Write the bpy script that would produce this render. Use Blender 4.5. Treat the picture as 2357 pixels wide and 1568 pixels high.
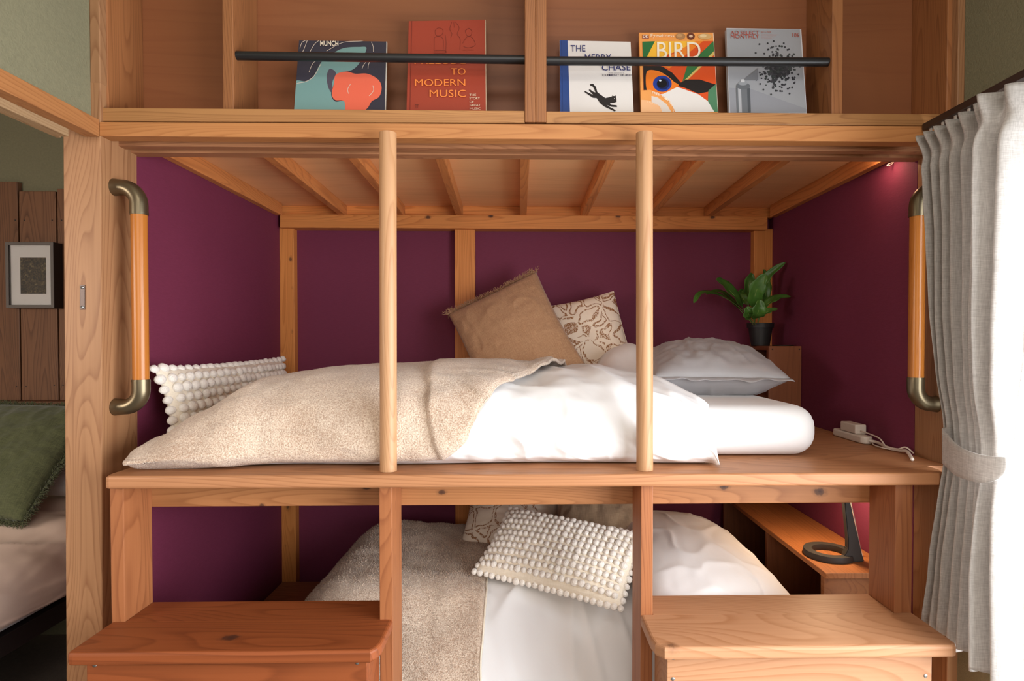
import bpy, bmesh, math, random
from mathutils import Vector, Matrix, noise
random.seed(7)
R = math.radians
for o in list(bpy.data.objects): bpy.data.objects.remove(o)
scn = bpy.context.scene
# ------------------------------------------------------------------ camera
FPX, ZC = 1400.0, 1.08
PSI = math.atan(.01835); TH = math.atan(.01835)
CX, CY = 1203 + 25.7, 785 + 25.7
fw = Vector((math.sin(PSI)*math.cos(TH), math.cos(PSI)*math.cos(TH), -math.sin(TH)))
rt = Vector((math.cos(PSI), -math.sin(PSI), 0)); up = rt.cross(fw)
cd = bpy.data.cameras.new('camera'); cam = bpy.data.objects.new('camera', cd); scn.collection.objects.link(cam)
cam.matrix_world = Matrix(((rt.x, up.x, -fw.x, 0), (rt.y, up.y, -fw.y, 0), (rt.z, up.z, -fw.z, ZC), (0, 0, 0, 1)))
cd.sensor_width = 36; cd.lens = FPX/2357*36; cd.clip_start = .02
cd.shift_x = -(CX-1178.5)/2357; cd.shift_y = (CY-784)/2357
scn.camera = cam
CAM = Vector((0, 0, ZC))
# ------------------------------------------------------------------ world, lights, exposure
scn.view_settings.view_transform = 'Standard'; scn.view_settings.look = 'None'
scn.view_settings.gamma = 1; scn.view_settings.exposure = 0.0; scn.view_settings.use_curve_mapping = False
w = bpy.data.worlds.new('world'); scn.world = w; w.use_nodes = True
w.node_tree.nodes['Background'].inputs[0].default_value = (.90, .95, 1, 1)
w.node_tree.nodes['Background'].inputs[1].default_value = 5.0
def area(name, loc, target, sx, sy, power, color):
    l = bpy.data.lights.new(name, 'AREA'); l.shape = 'RECTANGLE'; l.size = sx; l.size_y = sy; l.energy = power; l.color = color
    o = bpy.data.objects.new(name, l); scn.collection.objects.link(o); o.location = loc
    o.rotation_euler = (Vector(target)-Vector(loc)).to_track_quat('-Z', 'Y').to_euler(); return o
area('window_daylight', (1.35, .25, 1.05), (0.0, .5, .95), 2.2, 1.7, 95, (.93, .96, 1))
area('room_daylight', (.0, -1.9, 1.45), (0, 1.5, 1.15), 1.9, 1.0, 25, (1, .97, .93))
area('ceiling_lamp', (.15, -.45, 2.32), (0, 1.4, 1.3), .9, .5, 9, (1, .95, .88))
area('next_room_fill', (-1.9, .2, 1.25), (-1.45, 1.7, .45), .7, .5, 16, (1, .90, .82))  # added fill light inside the next room, aimed to brighten its bed
# ------------------------------------------------------------------ helpers
def P(px, py, Y):
    d = fw*FPX + rt*(px-CX) + up*(CY-py)
    return CAM + d*(Y/d.y)
def PX(px, py, X):
    d = fw*FPX + rt*(px-CX) + up*(CY-py)
    return CAM + d*(X/d.x)
def PZ(px, py, Z):
    d = fw*FPX + rt*(px-CX) + up*(CY-py)
    return CAM + d*((Z-ZC)/d.z)
def lin(c): return tuple(((v/255)/12.92 if v/255 <= .04045 else ((v/255+.055)/1.055)**2.4) for v in c) + (1,)
def link(o): scn.collection.objects.link(o); return o
def tag(o, label=None, cat=None, group=None, kind=None):
    if label: o['label'] = label
    if cat: o['category'] = cat
    if group: o['group'] = group
    if kind: o['kind'] = kind
    return o
def thing(name, label, cat, loc=(0, 0, 0), group=None):
    o = link(bpy.data.objects.new(name, None)); o.location = loc; o.empty_display_size = .05
    return tag(o, label, cat, group)
def origin_of(p):
    v = Vector((0, 0, 0))
    while p: v += p.location; p = p.parent
    return v
def obj(name, bm, mats, parent=None, smooth=False, label=None, normals=True):
    """link a bmesh (world coordinates) as ONE object; origin at its base, or at its parent's"""
    if normals: bmesh.ops.recalc_face_normals(bm, faces=bm.faces)
    me = bpy.data.meshes.new(name)
    if parent: off = origin_of(parent)
    else:
        xs = [v.co.x for v in bm.verts]; ys = [v.co.y for v in bm.verts]; zs = [v.co.z for v in bm.verts]
        off = Vector(((min(xs)+max(xs))/2, (min(ys)+max(ys))/2, min(zs)))
    bmesh.ops.translate(bm, verts=bm.verts, vec=-off)
    bm.to_mesh(me); bm.free()
    for m in (mats if isinstance(mats, (list, tuple)) else [mats]): me.materials.append(m)
    if smooth:
        me.polygons.foreach_set('use_smooth', [True]*len(me.polygons))
    o = link(bpy.data.objects.new(name, me))
    if parent: o.parent = parent
    else: o.location = off
    if label: o['label'] = label
    return o
def struct(name, bm, m, **k): return tag(obj(name, bm, m, **k), kind='structure')
def hexa(pts, bev=.0015, bm=None):
    """8 points: front quad (bl, br, tr, tl) then the back quad"""
    own = bm is None
    t = bmesh.new(); v = [t.verts.new(p) for p in pts]
    for f in ((0, 1, 2, 3), (7, 6, 5, 4), (0, 4, 5, 1), (3, 2, 6, 7), (1, 5, 6, 2), (0, 3, 7, 4)): t.faces.new([v[i] for i in f])
    bmesh.ops.recalc_face_normals(t, faces=t.faces)
    if bev: bmesh.ops.bevel(t, geom=t.edges[:], offset=bev, segments=2, affect='EDGES', profile=.5)
    if own: return t
    me = bpy.data.meshes.new('tmp'); t.to_mesh(me); t.free(); bm.from_mesh(me); bpy.data.meshes.remove(me); return bm
def box(x0, x1, y0, y1, z0, z1, bev=.0015, bm=None):
    q = [(x0, z0), (x1, z0), (x1, z1), (x0, z1)]
    return hexa([Vector((a, y0, b)) for a, b in q]+[Vector((a, y1, b)) for a, b in q], bev, bm)
def slab(q, Y0, Y1, bev=.0015, bm=None):
    """front face from four photo pixels (bl, br, tr, tl) at distance Y0, straight back to Y1"""
    f = [P(x, y, Y0) for x, y in q]
    return hexa(f+[Vector((p.x, Y1, p.z)) for p in f], bev, bm)
def tube(pts, rad, bm=None, seg=16, cap=True, flat=None):
    bm = bm or bmesh.new(); pts = [Vector(p) for p in pts]; n = len(pts); rings = []; prev = None
    for i, p in enumerate(pts):
        t = (pts[min(i+1, n-1)]-pts[max(i-1, 0)]).normalized()
        if prev is None:
            a = Vector((0, 0, 1)) if abs(t.z) < .9 else Vector((1, 0, 0))
            u = t.cross(a).normalized()
        else: u = (prev-t*prev.dot(t)).normalized()
        prev = u; v = t.cross(u); r = rad[i] if isinstance(rad, (list, tuple)) else rad
        rings.append([bm.verts.new(p+u*r*math.cos(2*math.pi*k/seg)+v*r*math.sin(2*math.pi*k/seg)) for k in range(seg)])
    for a, b in zip(rings, rings[1:]):
        for k in range(seg): bm.faces.new((a[k], a[(k+1) % seg], b[(k+1) % seg], b[k]))
    if cap: bm.faces.new(rings[0][::-1]); bm.faces.new(rings[-1])
    return bm
def lathe(prof, c, bm=None, seg=32, axis=None):
    bm = bm or bmesh.new(); rings = []
    for r, z in prof:
        rings.append([bm.verts.new((c[0]+r*math.cos(2*math.pi*k/seg), c[1]+r*math.sin(2*math.pi*k/seg), c[2]+z)) for k in range(seg)])
    for a, b in zip(rings, rings[1:]):
        for k in range(seg): bm.faces.new((a[k], a[(k+1) % seg], b[(k+1) % seg], b[k]))
    bm.faces.new(rings[0][::-1]); bm.faces.new(rings[-1]); return bm
def grid(fn, nu, nv, bm=None, closed_u=False):
    bm = bm or bmesh.new()
    g = [[bm.verts.new(fn(i/(nu-1), j/(nv-1))) for j in range(nv)] for i in range(nu)]
    for i in range(nu-1):
        for j in range(nv-1): bm.faces.new((g[i][j], g[i+1][j], g[i+1][j+1], g[i][j+1]))
    return bm
def catmull(pts, n=8, closed=False):
    pts = [Vector(p) for p in pts]; out = []; m = len(pts)
    for i in range(m if closed else m-1):
        g = (lambda k: pts[k % m]) if closed else (lambda k: pts[max(0, min(m-1, k))])
        a, b, c, d = g(i-1), g(i), g(i+1), g(i+2)
        for j in range(n):
            t = j/n
            out.append(.5*((2*b)+(c-a)*t+(2*a-5*b+4*c-d)*t*t+(3*b-a-3*c+d)*t**3))
    if not closed: out.append(pts[-1])
    return out
def interp(tab, x):
    if x <= tab[0][0]: return tab[0][1]
    for (a, b), (c, d) in zip(tab, tab[1:]):
        if x <= c:
            t = (x-a)/(c-a); t = t*t*(3-2*t)*.5+t*.5
            return b+(d-b)*t
    return tab[-1][1]
def sst(a, b, x):
    t = max(0, min(1, (x-a)/(b-a))); return t*t*(3-2*t)
def nz(x, y, z=0): return noise.noise(Vector((x, y, z)))
def crease(x, y, z=0, k=5.0): return max(0, 1-abs(nz(x, y, z))*k)**2
def fbm(x, y, z=0): return nz(x, y, z)+.5*nz(2.1*x+5, 2.1*y, z)+.25*nz(4.3*x, 4.3*y+7, z)
# ------------------------------------------------------------------ materials
class NT:
    def __init__(s, name, rough=.6, **k):
        s.m = bpy.data.materials.new(name); s.m.use_nodes = True; s.t = s.m.node_tree; s.b = s.t.nodes['Principled BSDF']
        s.b.inputs['Roughness'].default_value = rough
        for a, v in k.items(): s.b.inputs[a.replace('_', ' ')].default_value = v
    def n(s, typ, **k):
        x = s.t.nodes.new(typ)
        for a, v in k.items():
            if a[0] == 'i': 
                key = a[1:]; key = int(key) if key.isdigit() else key.replace('_', ' ')
                if hasattr(v, 'is_output'): s.t.links.new(v, x.inputs[key])
                else: x.inputs[key].default_value = v
            else: setattr(x, a, v)
        return x
    def math(s, op, a, b=0.0, c=0.0, clamp=False):
        x = s.n('ShaderNodeMath', operation=op, use_clamp=clamp)
        for i, v in enumerate((a, b, c)):
            if hasattr(v, 'is_output'): s.t.links.new(v, x.inputs[i])
            else: x.inputs[i].default_value = v
        return x.outputs[0]
    def mix(s, f, a, b, mode='MIX'):
        x = s.n('ShaderNodeMix', data_type='RGBA', blend_type=mode)
        for i, v in ((0, f), (6, a), (7, b)):
            if hasattr(v, 'is_output'): s.t.links.new(v, x.inputs[i])
            else: x.inputs[i].default_value = v
        return x.outputs[2]
    def ramp(s, f, stops):
        x = s.n('ShaderNodeValToRGB'); s.t.links.new(f, x.inputs[0]); cr = x.color_ramp
        while len(cr.elements) < len(stops): cr.elements.new(.5)
        for e, (p, c) in zip(cr.elements, stops): e.position = p; e.color = c
        return x.outputs[0]
    def color(s, c): s.t.links.new(c, s.b.inputs['Base Color']) if hasattr(c, 'is_output') else setattr(s.b.inputs['Base Color'], 'default_value', c)
    def bump(s, h, st=.3, dist=.001):
        x = s.n('ShaderNodeBump', iHeight=h, iStrength=st, iDistance=dist); s.t.links.new(x.outputs[0], s.b.inputs['Normal'])
def mute(c, k=.03, gain=1.0):
    g = .3*c[0]+.59*c[1]+.11*c[2]; return tuple(min(250, (v+(g-v)*k)*q*gain) for v, q in zip(c, (.865, .845, .835)))
def wood(name, light, dark, axis='X', rings=9, rough=.5, contrast=.55, knots=(), fine=1.0, rnd_tone=.12, cross=3.2, gain=1.0):
    light, dark = mute(light, gain=gain), mute(dark, gain=gain)
    s = NT(name, rough); s.b.inputs['Specular IOR Level'].default_value = .35
    tc = s.n('ShaderNodeTexCoord'); oi = s.n('ShaderNodeObjectInfo')
    off = s.n('ShaderNodeCombineXYZ', iX=s.math('MULTIPLY', oi.outputs['Random'], 37.3), iY=s.math('MULTIPLY', oi.outputs['Random'], 91.7), iZ=s.math('MULTIPLY', oi.outputs['Random'], 53.1))
    def mp(lo, hi):
        sc = {'X': (lo, hi, hi), 'Y': (hi, lo, hi), 'Z': (hi, hi, lo)}[axis]
        m = s.n('ShaderNodeMapping', iVector=tc.outputs['Object'], iLocation=(0, 0, 0), iScale=sc)
        a = s.n('ShaderNodeVectorMath', operation='ADD'); s.t.links.new(m.outputs[0], a.inputs[0]); s.t.links.new(off.outputs[0], a.inputs[1])
        return a.outputs[0]
    n1 = s.n('ShaderNodeTexNoise', iVector=mp(.55, cross), iScale=1.6, iDetail=1.2, iRoughness=.45, iDistortion=.15)
    v = s.math('MULTIPLY', n1.outputs[0], rings*4.2)
    fr = s.math('FRACT', v)
    # late-wood line: sharp on one side, soft on the other
    ring = s.ramp(fr, [(0, (0, 0, 0, 1)), (.60, (.25,)*3+(1,)), (.9, (1, 1, 1, 1)), (1, (.05,)*3+(1,))])
    n2 = s.n('ShaderNodeTexNoise', iVector=mp(3, 120), iScale=1.0, iDetail=3, iRoughness=.6)
    n3 = s.n('ShaderNodeTexNoise', iVector=mp(.8, 5), iScale=1.0, iDetail=2)
    f = s.math('ADD', s.math('MULTIPLY', ring, contrast), s.math('MULTIPLY', s.math('SUBTRACT', n2.outputs[0], .5), .8*fine), clamp=True)
    col = s.mix(f, lin(light), lin(dark))
    tone = s.math('ADD', s.math('MULTIPLY', s.math('SUBTRACT', n3.outputs[0], .5), .5), s.math('MULTIPLY', s.math('SUBTRACT', oi.outputs['Random'], .5), rnd_tone*2))
    hs = s.n('ShaderNodeHueSaturation', iColor=col, iValue=s.math('ADD', tone, 1.0)); col = hs.outputs[0]
    if knots:
        ge = s.n('ShaderNodeNewGeometry')
        for (kx, ky, kz, kr) in knots:
            sc = {'X': (.6, 1, 1), 'Y': (1, .6, 1), 'Z': (1, 1, .6)}[axis]
            sub = s.n('ShaderNodeVectorMath', operation='SUBTRACT', i1=(kx, ky, kz)); s.t.links.new(ge.outputs['Position'], sub.inputs[0])
            mu = s.n('ShaderNodeVectorMath', operation='MULTIPLY', i1=sc); s.t.links.new(sub.outputs[0], mu.inputs[0])
            ln = s.n('ShaderNodeVectorMath', operation='LENGTH'); s.t.links.new(mu.outputs[0], ln.inputs[0])
            nn = s.n('ShaderNodeTexNoise', iVector=ge.outputs['Position'], iScale=90.0)
            d = s.math('ADD', s.math('DIVIDE', ln.outputs['Value'], kr), s.math('MULTIPLY', s.math('SUBTRACT', nn.outputs[0], .5), .7))
            k = s.ramp(d, [(0, (1, 1, 1, 1)), (.5, (.75,)*3+(1,)), (.62, (.3,)*3+(1,)), (1, (0, 0, 0, 1))])
            col = s.mix(k, col, lin((66, 40, 30)))
    s.color(col); s.bump(f, .12, .0008); return s.m
def flat(name, c, rough=.6, bump=None, var=0, vs=20, **k):
    s = NT(name, rough, **k); tc = s.n('ShaderNodeTexCoord')
    n = s.n('ShaderNodeTexNoise', iVector=tc.outputs['Object'], iScale=float(vs), iDetail=4.0)
    a = lin(c); s.color(s.mix(n.outputs[0], tuple(x*(1-var) for x in a[:3])+(1,), tuple(min(1, x*(1+var)) for x in a[:3])+(1,)))
    if bump:
        b = s.n('ShaderNodeTexNoise', iVector=tc.outputs['Object'], iScale=float(bump[0]), iDetail=3.0); s.bump(b.outputs[0], bump[1], bump[2])
    return s.m
LT, DK = (214, 160, 108), (160, 98, 54)
M = {}
M['postZ'] = wood('cedar_post', (184, 136, 94), (138, 88, 53), 'Z', rings=9, cross=5)
M['beamX'] = wood('cedar_beam', (224, 154, 90), (184, 110, 56), 'X', gain=1.01, rings=10, cross=7, contrast=.5)
M['beamY'] = wood('cedar_lintel', (205, 142, 86), (165, 100, 55), 'Y', rings=10, cross=7)
M['paleY'] = wood('pale_track', (200, 168, 126), (150, 112, 74), 'Y', rings=10, cross=10)
M['kamoiX'] = wood('kamoi_wood', (198, 138, 94), (146, 92, 56), 'X', rings=10, cross=6)
M['lipX'] = wood('shelf_lip_wood', (203, 146, 88), (150, 95, 52), 'X', rings=12, cross=6)
M['shelfZ'] = wood('shelf_board_wood', (182, 120, 72), (132, 78, 42), 'Z', rings=10, cross=6)
M['ply'] = wood('plywood', (158, 98, 60), (136, 78, 46), 'X', rings=2, contrast=.3, fine=.7, cross=6, rnd_tone=.04, rough=.45)
M['plyceil'] = wood('ceiling_plywood', (244, 192, 138), (224, 166, 112), 'X', gain=1.2, rings=2, contrast=.35, fine=.6, cross=6, rnd_tone=.03)
M['joistY'] = wood('joist_wood', (224, 148, 84), (176, 100, 50), 'Y', gain=1.12, rings=7, cross=8)
M['backbeamX'] = wood('back_beam_wood', (230, 152, 80), (184, 106, 48), 'X', gain=1.12, rings=8, cross=8, knots=[(P(x, y, 2.19).x, 2.19, P(x, y, 2.19).z, .009) for x, y in ((985, 500), (1130, 498), (1422, 498), (1640, 500))])
M['battenZ'] = wood('batten_wood', (230, 150, 76), (190, 110, 44), 'Z', gain=1.12, rings=6, cross=8, knots=[(P(x, y, 2.21).x, 2.21, P(x, y, 2.21).z, r) for x, y, r in ((668, 596, .010), (671, 663, .007), (671, 762, .008), (662, 1168, .012), (655, 1257, .007))])
M['platX'] = wood('platform_wood', (206, 146, 100), (160, 102, 60), 'X', gain=1.04, rings=7, cross=4)
M['frameZ'] = wood('frame_post_wood', (184, 116, 70), (140, 78, 42), 'Z', rings=7, cross=6)
M['apronX'] = wood('apron_wood', (204, 140, 86), (156, 94, 50), 'X', rings=7, cross=6, rnd_tone=0, knots=[(P(x, y, 1.325).x, 1.325, P(x, y, 1.325).z, r) for x, y, r in ((1667, 1120, .011), (1886, 1132, .013), (1583, 1108, .008), (1017, 1133, .009), (845, 1122, .008), (604, 1163, .006))])
M['treadX'] = wood('tread_wood', (166, 88, 44), (122, 58, 24), 'X', rings=9, cross=3.4, rnd_tone=0, knots=[(P(530, 1467, 1.16).x, P(530, 1467, 1.16).y, P(530, 1467, 1.16).z, .016)])
kk = P(1547, 1497, 1.10)
M['treadpaleX'] = wood('pale_tread_wood', (210, 156, 114), (176, 116, 70), 'X', rings=8, cross=3.0, rnd_tone=0, knots=[(kk.x, 1.105, kk.z, .013), (P(2135, 1465, 1.15).x, 1.15, P(2135, 1465, 1.15).z, .012)])
M['crateX'] = wood('crate_wood', (164, 100, 62), (124, 70, 42), 'Z', rings=3, contrast=.3, cross=8)
M['ledgeY'] = wood('ledge_wood', (186, 118, 66), (146, 86, 44), 'Y', rings=5, cross=6)
M['darkplank'] = wood('aged_plank', (140, 98, 68), (96, 62, 42), 'Z', rings=9, cross=5, contrast=.7)
M['darkrail'] = wood('aged_rail', (138, 92, 64), (90, 54, 38), 'X', rings=9, cross=5)
M['pole'] = wood('oak_pole', (222, 172, 124), (190, 134, 88), 'Z', rings=7, cross=9, rough=.42, rnd_tone=.02)
M['handle'] = wood('varnished_handle', (206, 128, 52), (176, 100, 32), 'Z', rings=5, cross=14, contrast=.5, rough=.25, rnd_tone=0)
def purple():
    s = NT('purple_wallpaper', .75); tc = s.n('ShaderNodeTexCoord')
    mp = s.n('ShaderNodeMapping', iVector=tc.outputs['Object'], iScale=(60, 60, 500)); n = s.n('ShaderNodeTexNoise', iVector=mp.outputs[0], iScale=1.0, iDetail=3.0)
    n2 = s.n('ShaderNodeTexNoise', iVector=tc.outputs['Object'], iScale=500.0, iDetail=2.0)
    f = s.math('ADD', s.math('MULTIPLY', n.outputs[0], .6), s.math('MULTIPLY', n2.outputs[0], .4))
    s.color(s.mix(f, lin((98, 27, 54)), lin((122, 44, 74)))); s.bump(f, .35, .0008); return s.m
M['purple'] = purple()
M['green'] = flat('green_plaster', (124, 120, 94), .9, bump=(260, .6, .002), var=.18, vs=140)
M['white_wall'] = flat('pale_plaster', (200, 190, 172), .9)
M['floor'] = flat('grey_carpet', (118, 106, 94), .95, bump=(500, .6, .003), var=.25, vs=90)
M['sheet'] = flat('white_cotton', (236, 234, 234), .8, bump=(26, .15, .004), Sheen_Weight=.15)
M['cream_sheet'] = flat('cream_cotton', (232, 216, 200), .8, bump=(26, .2, .004), Sheen_Weight=.15)
M['pinkish'] = flat('pale_blush_cotton', (232, 204, 184), .8, bump=(22, .2, .004), Sheen_Weight=.1)
M['satin'] = flat('grey_satin', (162, 158, 160), .36, bump=(30, .2, .003), Sheen_Weight=.2)
M['black'] = flat('black_metal', (30, 29, 30), .38)
M['lampblack'] = flat('charcoal_plastic', (52, 48, 44), .55)
M['pot'] = flat('black_pot_plastic', (34, 33, 33), .5)
M['soil'] = flat('soil', (48, 36, 28), .95, bump=(200, .8, .003))
M['bronze'] = flat('bronze_metal', (116, 104, 82), .34, Metallic=.85)
M['steel'] = flat('steel', (170, 170, 168), .3, Metallic=.9)
M['darkmetal'] = flat('dark_plate', (86, 72, 66), .4, Metallic=.5)
M['plastic'] = flat('white_plastic', (222, 210, 198), .4)
M['rail_brown'] = flat('brown_rail', (52, 34, 26), .4)
M['frame_grey'] = flat('grey_frame', (104, 96, 90), .5)
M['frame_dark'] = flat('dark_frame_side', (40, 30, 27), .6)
M['mat_board'] = flat('mat_board', (240, 234, 228), .7)
M['glassw'] = flat('window_glass', (235, 240, 245), .05, Transmission_Weight=1.0)
M['alu'] = flat('window_aluminium', (200, 204, 208), .4, Metallic=.3)
def terry(name, a, b):
    s = NT(name, .95, Sheen_Weight=.5); tc = s.n('ShaderNodeTexCoord')
    n = s.n('ShaderNodeTexNoise', iVector=tc.outputs['Object'], iScale=330.0, iDetail=3.0, iRoughness=.7)
    n2 = s.n('ShaderNodeTexNoise', iVector=tc.outputs['Object'], iScale=9.0, iDetail=2.0)
    f = s.ramp(s.math('ADD', s.math('MULTIPLY', n.outputs[0], .8), s.math('MULTIPLY', n2.outputs[0], .2)), [(.38, (0, 0, 0, 1)), (.62, (1, 1, 1, 1))])
    vo = s.n('ShaderNodeTexVoronoi', distance='CHEBYCHEV', iVector=tc.outputs['Object'], iScale=8.0, iRandomness=.7)
    patch = s.math('LESS_THAN', vo.outputs['Distance'], .36)
    col = s.mix(f, lin(a), lin(b)); hs = s.n('ShaderNodeHueSaturation', iColor=col, iValue=s.math('ADD', s.math('MULTIPLY', patch, .07), .96))
    s.color(hs.outputs[0]); s.bump(n.outputs[0], .9, .004); return s.m
M['terry'] = terry('beige_terry', (184, 149, 122), (240, 220, 198))
def linen(name, a, b, sc=640, crinkle=.5):
    s = NT(name, .9, Sheen_Weight=.2); tc = s.n('ShaderNodeTexCoord')
    m1 = s.n('ShaderNodeMapping', iVector=tc.outputs['Object'], iScale=(sc, 20, sc*.08)); m2 = s.n('ShaderNodeMapping', iVector=tc.outputs['Object'], iScale=(sc*.08, 20, sc))
    n1 = s.n('ShaderNodeTexNoise', iVector=m1.outputs[0], iScale=1.0, iDetail=2.0); n2 = s.n('ShaderNodeTexNoise', iVector=m2.outputs[0], iScale=1.0, iDetail=2.0)
    f = s.math('MULTIPLY', s.math('ADD', n1.outputs[0], n2.outputs[0]), .5)
    m3 = s.n('ShaderNodeMapping', iVector=tc.outputs['Object'], iScale=(10, 30, 55)); n3 = s.n('ShaderNodeTexNoise', iVector=m3.outputs[0], iScale=1.0, iDetail=4.0)
    ff = s.ramp(f, [(.35, (0, 0, 0, 1)), (.65, (1, 1, 1, 1))])
    s.color(s.mix(ff, lin(a), lin(b))); s.bump(s.math('ADD', s.math('MULTIPLY', f, .4), s.math('MULTIPLY', n3.outputs[0], crinkle)), .6, .004); return s.m
M['linen'] = linen('brown_linen', (154, 114, 82), (182, 142, 106))
M['linen_light'] = linen('taupe_linen', (150, 126, 100), (178, 154, 126))
M['greenlinen'] = linen('olive_linen', (66, 70, 42), (92, 96, 62), crinkle=1)
M['tuftbase'] = linen('cream_weave', (230, 216, 194), (242, 230, 212), crinkle=.1)
M['tuft'] = flat('tuft_yarn', (246, 238, 228), .95, bump=(420, .7, .003), Sheen_Weight=.4)
def dotted():
    s = NT('dotted_line_fabric', .85); tc = s.n('ShaderNodeTexCoord')
    mp = s.n('ShaderNodeMapping', iVector=tc.outputs['Object'], iScale=(1, .02, 1))
    n = s.n('ShaderNodeTexNoise', iVector=mp.outputs[0], iScale=17.0, iDetail=1.0)
    ad = s.n('ShaderNodeVectorMath', operation='MULTIPLY_ADD', i1=(.075, 0, .075), i2=(0, 0, 0)); s.t.links.new(n.outputs['Color'], ad.inputs[0]); s.t.links.new(mp.outputs[0], ad.inputs[2])
    vo = s.n('ShaderNodeTexVoronoi', feature='DISTANCE_TO_EDGE', iVector=ad.outputs[0], iScale=15.0)
    d = vo.outputs['Distance']
    band = s.math('LESS_THAN', s.math('ABSOLUTE', s.math('SUBTRACT', d, .085)), .034)
    v2 = s.n('ShaderNodeTexVoronoi', iVector=mp.outputs[0], iScale=250.0, iRandomness=.3)
    dots = s.math('LESS_THAN', v2.outputs['Distance'], .60)
    f = s.math('MULTIPLY', band, dots)
    s.color(s.mix(f, lin((240, 224, 204)), lin((150, 98, 52)))); return s.m
M['dotted'] = dotted()
def curtain_mat(name, a, b, tr):
    s = NT(name, .9); tc = s.n('ShaderNodeTexCoord')
    m1 = s.n('ShaderNodeMapping', iVector=tc.outputs['Object'], iScale=(500, 500, 40)); m2 = s.n('ShaderNodeMapping', iVector=tc.outputs['Object'], iScale=(60, 60, 700))
    n1 = s.n('ShaderNodeTexNoise', iVector=m1.outputs[0], iScale=1.0, iDetail=2.0); n2 = s.n('ShaderNodeTexNoise', iVector=m2.outputs[0], iScale=1.0, iDetail=2.0)
    f = s.ramp(s.math('MULTIPLY', s.math('ADD', n1.outputs[0], n2.outputs[0]), .5), [(.35, (0, 0, 0, 1)), (.65, (1, 1, 1, 1))])
    col = s.mix(f, lin(a), lin(b)); s.color(col)
    t = s.n('ShaderNodeBsdfTranslucent', iColor=col); mx = s.n('ShaderNodeMixShader', i0=tr)
    s.t.links.new(s.b.outputs[0], mx.inputs[1]); s.t.links.new(t.outputs[0], mx.inputs[2])
    s.t.links.new(mx.outputs[0], s.t.nodes['Material Output'].inputs[0]); return s.m
M['curtain'] = curtain_mat('grey_linen_curtain', (186, 180, 175), (216, 211, 206), .36)
def leafmat():
    s = NT('leaf_green', .38); tc = s.n('ShaderNodeTexCoord')
    n = s.n('ShaderNodeTexNoise', iVector=tc.outputs['Object'], iScale=30.0, iDetail=2.0)
    s.color(s.mix(n.outputs[0], lin((38, 80, 30)), lin((92, 142, 56)))); s.bump(n.outputs[0], .4, .002); return s.m
M['leaf'] = leafmat(); M['stem'] = flat('leaf_rib', (150, 172, 96), .5)
def plain(name, c, rough=.5): return flat(name, c, rough)
# ------------------------------------------------------------------ key distances and planes
YF, YW, YB = 1.281, 1.400, 2.25        # post fronts, alcove wall start, alcove back wall
XL, XR = P(315, 700, YW).x, P(2108, 700, YW).x
ZP = PX(2000, 1018, XR).z              # top of the upper sleeping platform
ZL = ZC-.876                           # lower platform
ZK = P(1203, 321, YF).z                # underside of the head beam
ZCEIL = P(1203, 478, YB-.01).z         # alcove ceiling
XWL = P(207, 100, YF).x; XWR = P(2222, 100, YF).x
print('planes', XL, XR, ZP, ZK, ZCEIL, XWL, XWR)
# ------------------------------------------------------------------ room shell
struct('floor', box(-3.4, 2.2, -2.7, 2.4, -.05, 0, 0), M['floor'])
struct('ceiling', box(-3.4, 2.2, -2.7, 2.4, 2.45, 2.5, 0), M['white_wall'])
struct('wall_rear', box(-3.4, 2.2, -2.75, -2.65, 0, 2.45, 0), M['white_wall'])
struct('wall_far_left', box(-3.45, -3.35, -2.65, 2.4, 0, 2.45, 0), M['white_wall'])
struct('wall_next_room', box(-3.35, XL-.06, YB, YB+.1, 0, 2.45, 0), M['green'])
# room wall on the left, above the doorway and beyond it toward the camera
bm = box(XWL-.05, XWL, -2.65, YF+.02, ZK+.03, 2.45, 0); box(XWL-.05, XWL, -2.65, -1.2, 0, ZK+.03, 0, bm)
struct('wall_left', bm, M['green'])
# right room wall with the window opening
WY0, WY1, WZ0, WZ1 = -.95, 1.19, .06, ZC+.385
bm = box(XWR, XWR+.1, WY1, YF+.15, 0, 2.45, 0); box(XWR, XWR+.1, WY0, WY1, WZ1, 2.45, 0, bm)
box(XWR, XWR+.1, WY0, WY1, 0, WZ0, 0, bm); box(XWR, XWR+.1, -2.65, WY0, 0, 2.45, 0, bm)
struct('wall_right', bm, M['green'])
bm = box(XWR+.01, XWR+.05, WY1-.035, WY1, WZ0, WZ1); box(XWR+.01, XWR+.05, WY0, WY0+.035, WZ0, WZ1, bm=bm)
box(XWR+.01, XWR+.05, WY0, WY1, WZ1-.035, WZ1, bm=bm); box(XWR+.01, XWR+.05, WY0, WY1, WZ0, WZ0+.04, bm=bm); box(XWR+.012, XWR+.048, .1, .14, WZ0, WZ1, bm=bm)
struct('window_1', bm, M['alu'])
# alcove
struct('wall_alcove_left', box(XL-.012, XL, YW, YB+.1, 0, 1.62, 0), M['purple'])
struct('wall_alcove_right', box(XR, XR+.02, YW, YB+.1, 0, 1.62, 0), M['purple'])
struct('wall_back', box(XL-.055, XWR+.1, YB, YB+.1, 0, 2.45, 0), M["purple"])
struct('ceiling_alcove', box(XL-.02, XR+.02, YW-.02, YB+.05, ZCEIL, ZCEIL+.012, 0), M['plyceil'])
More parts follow.
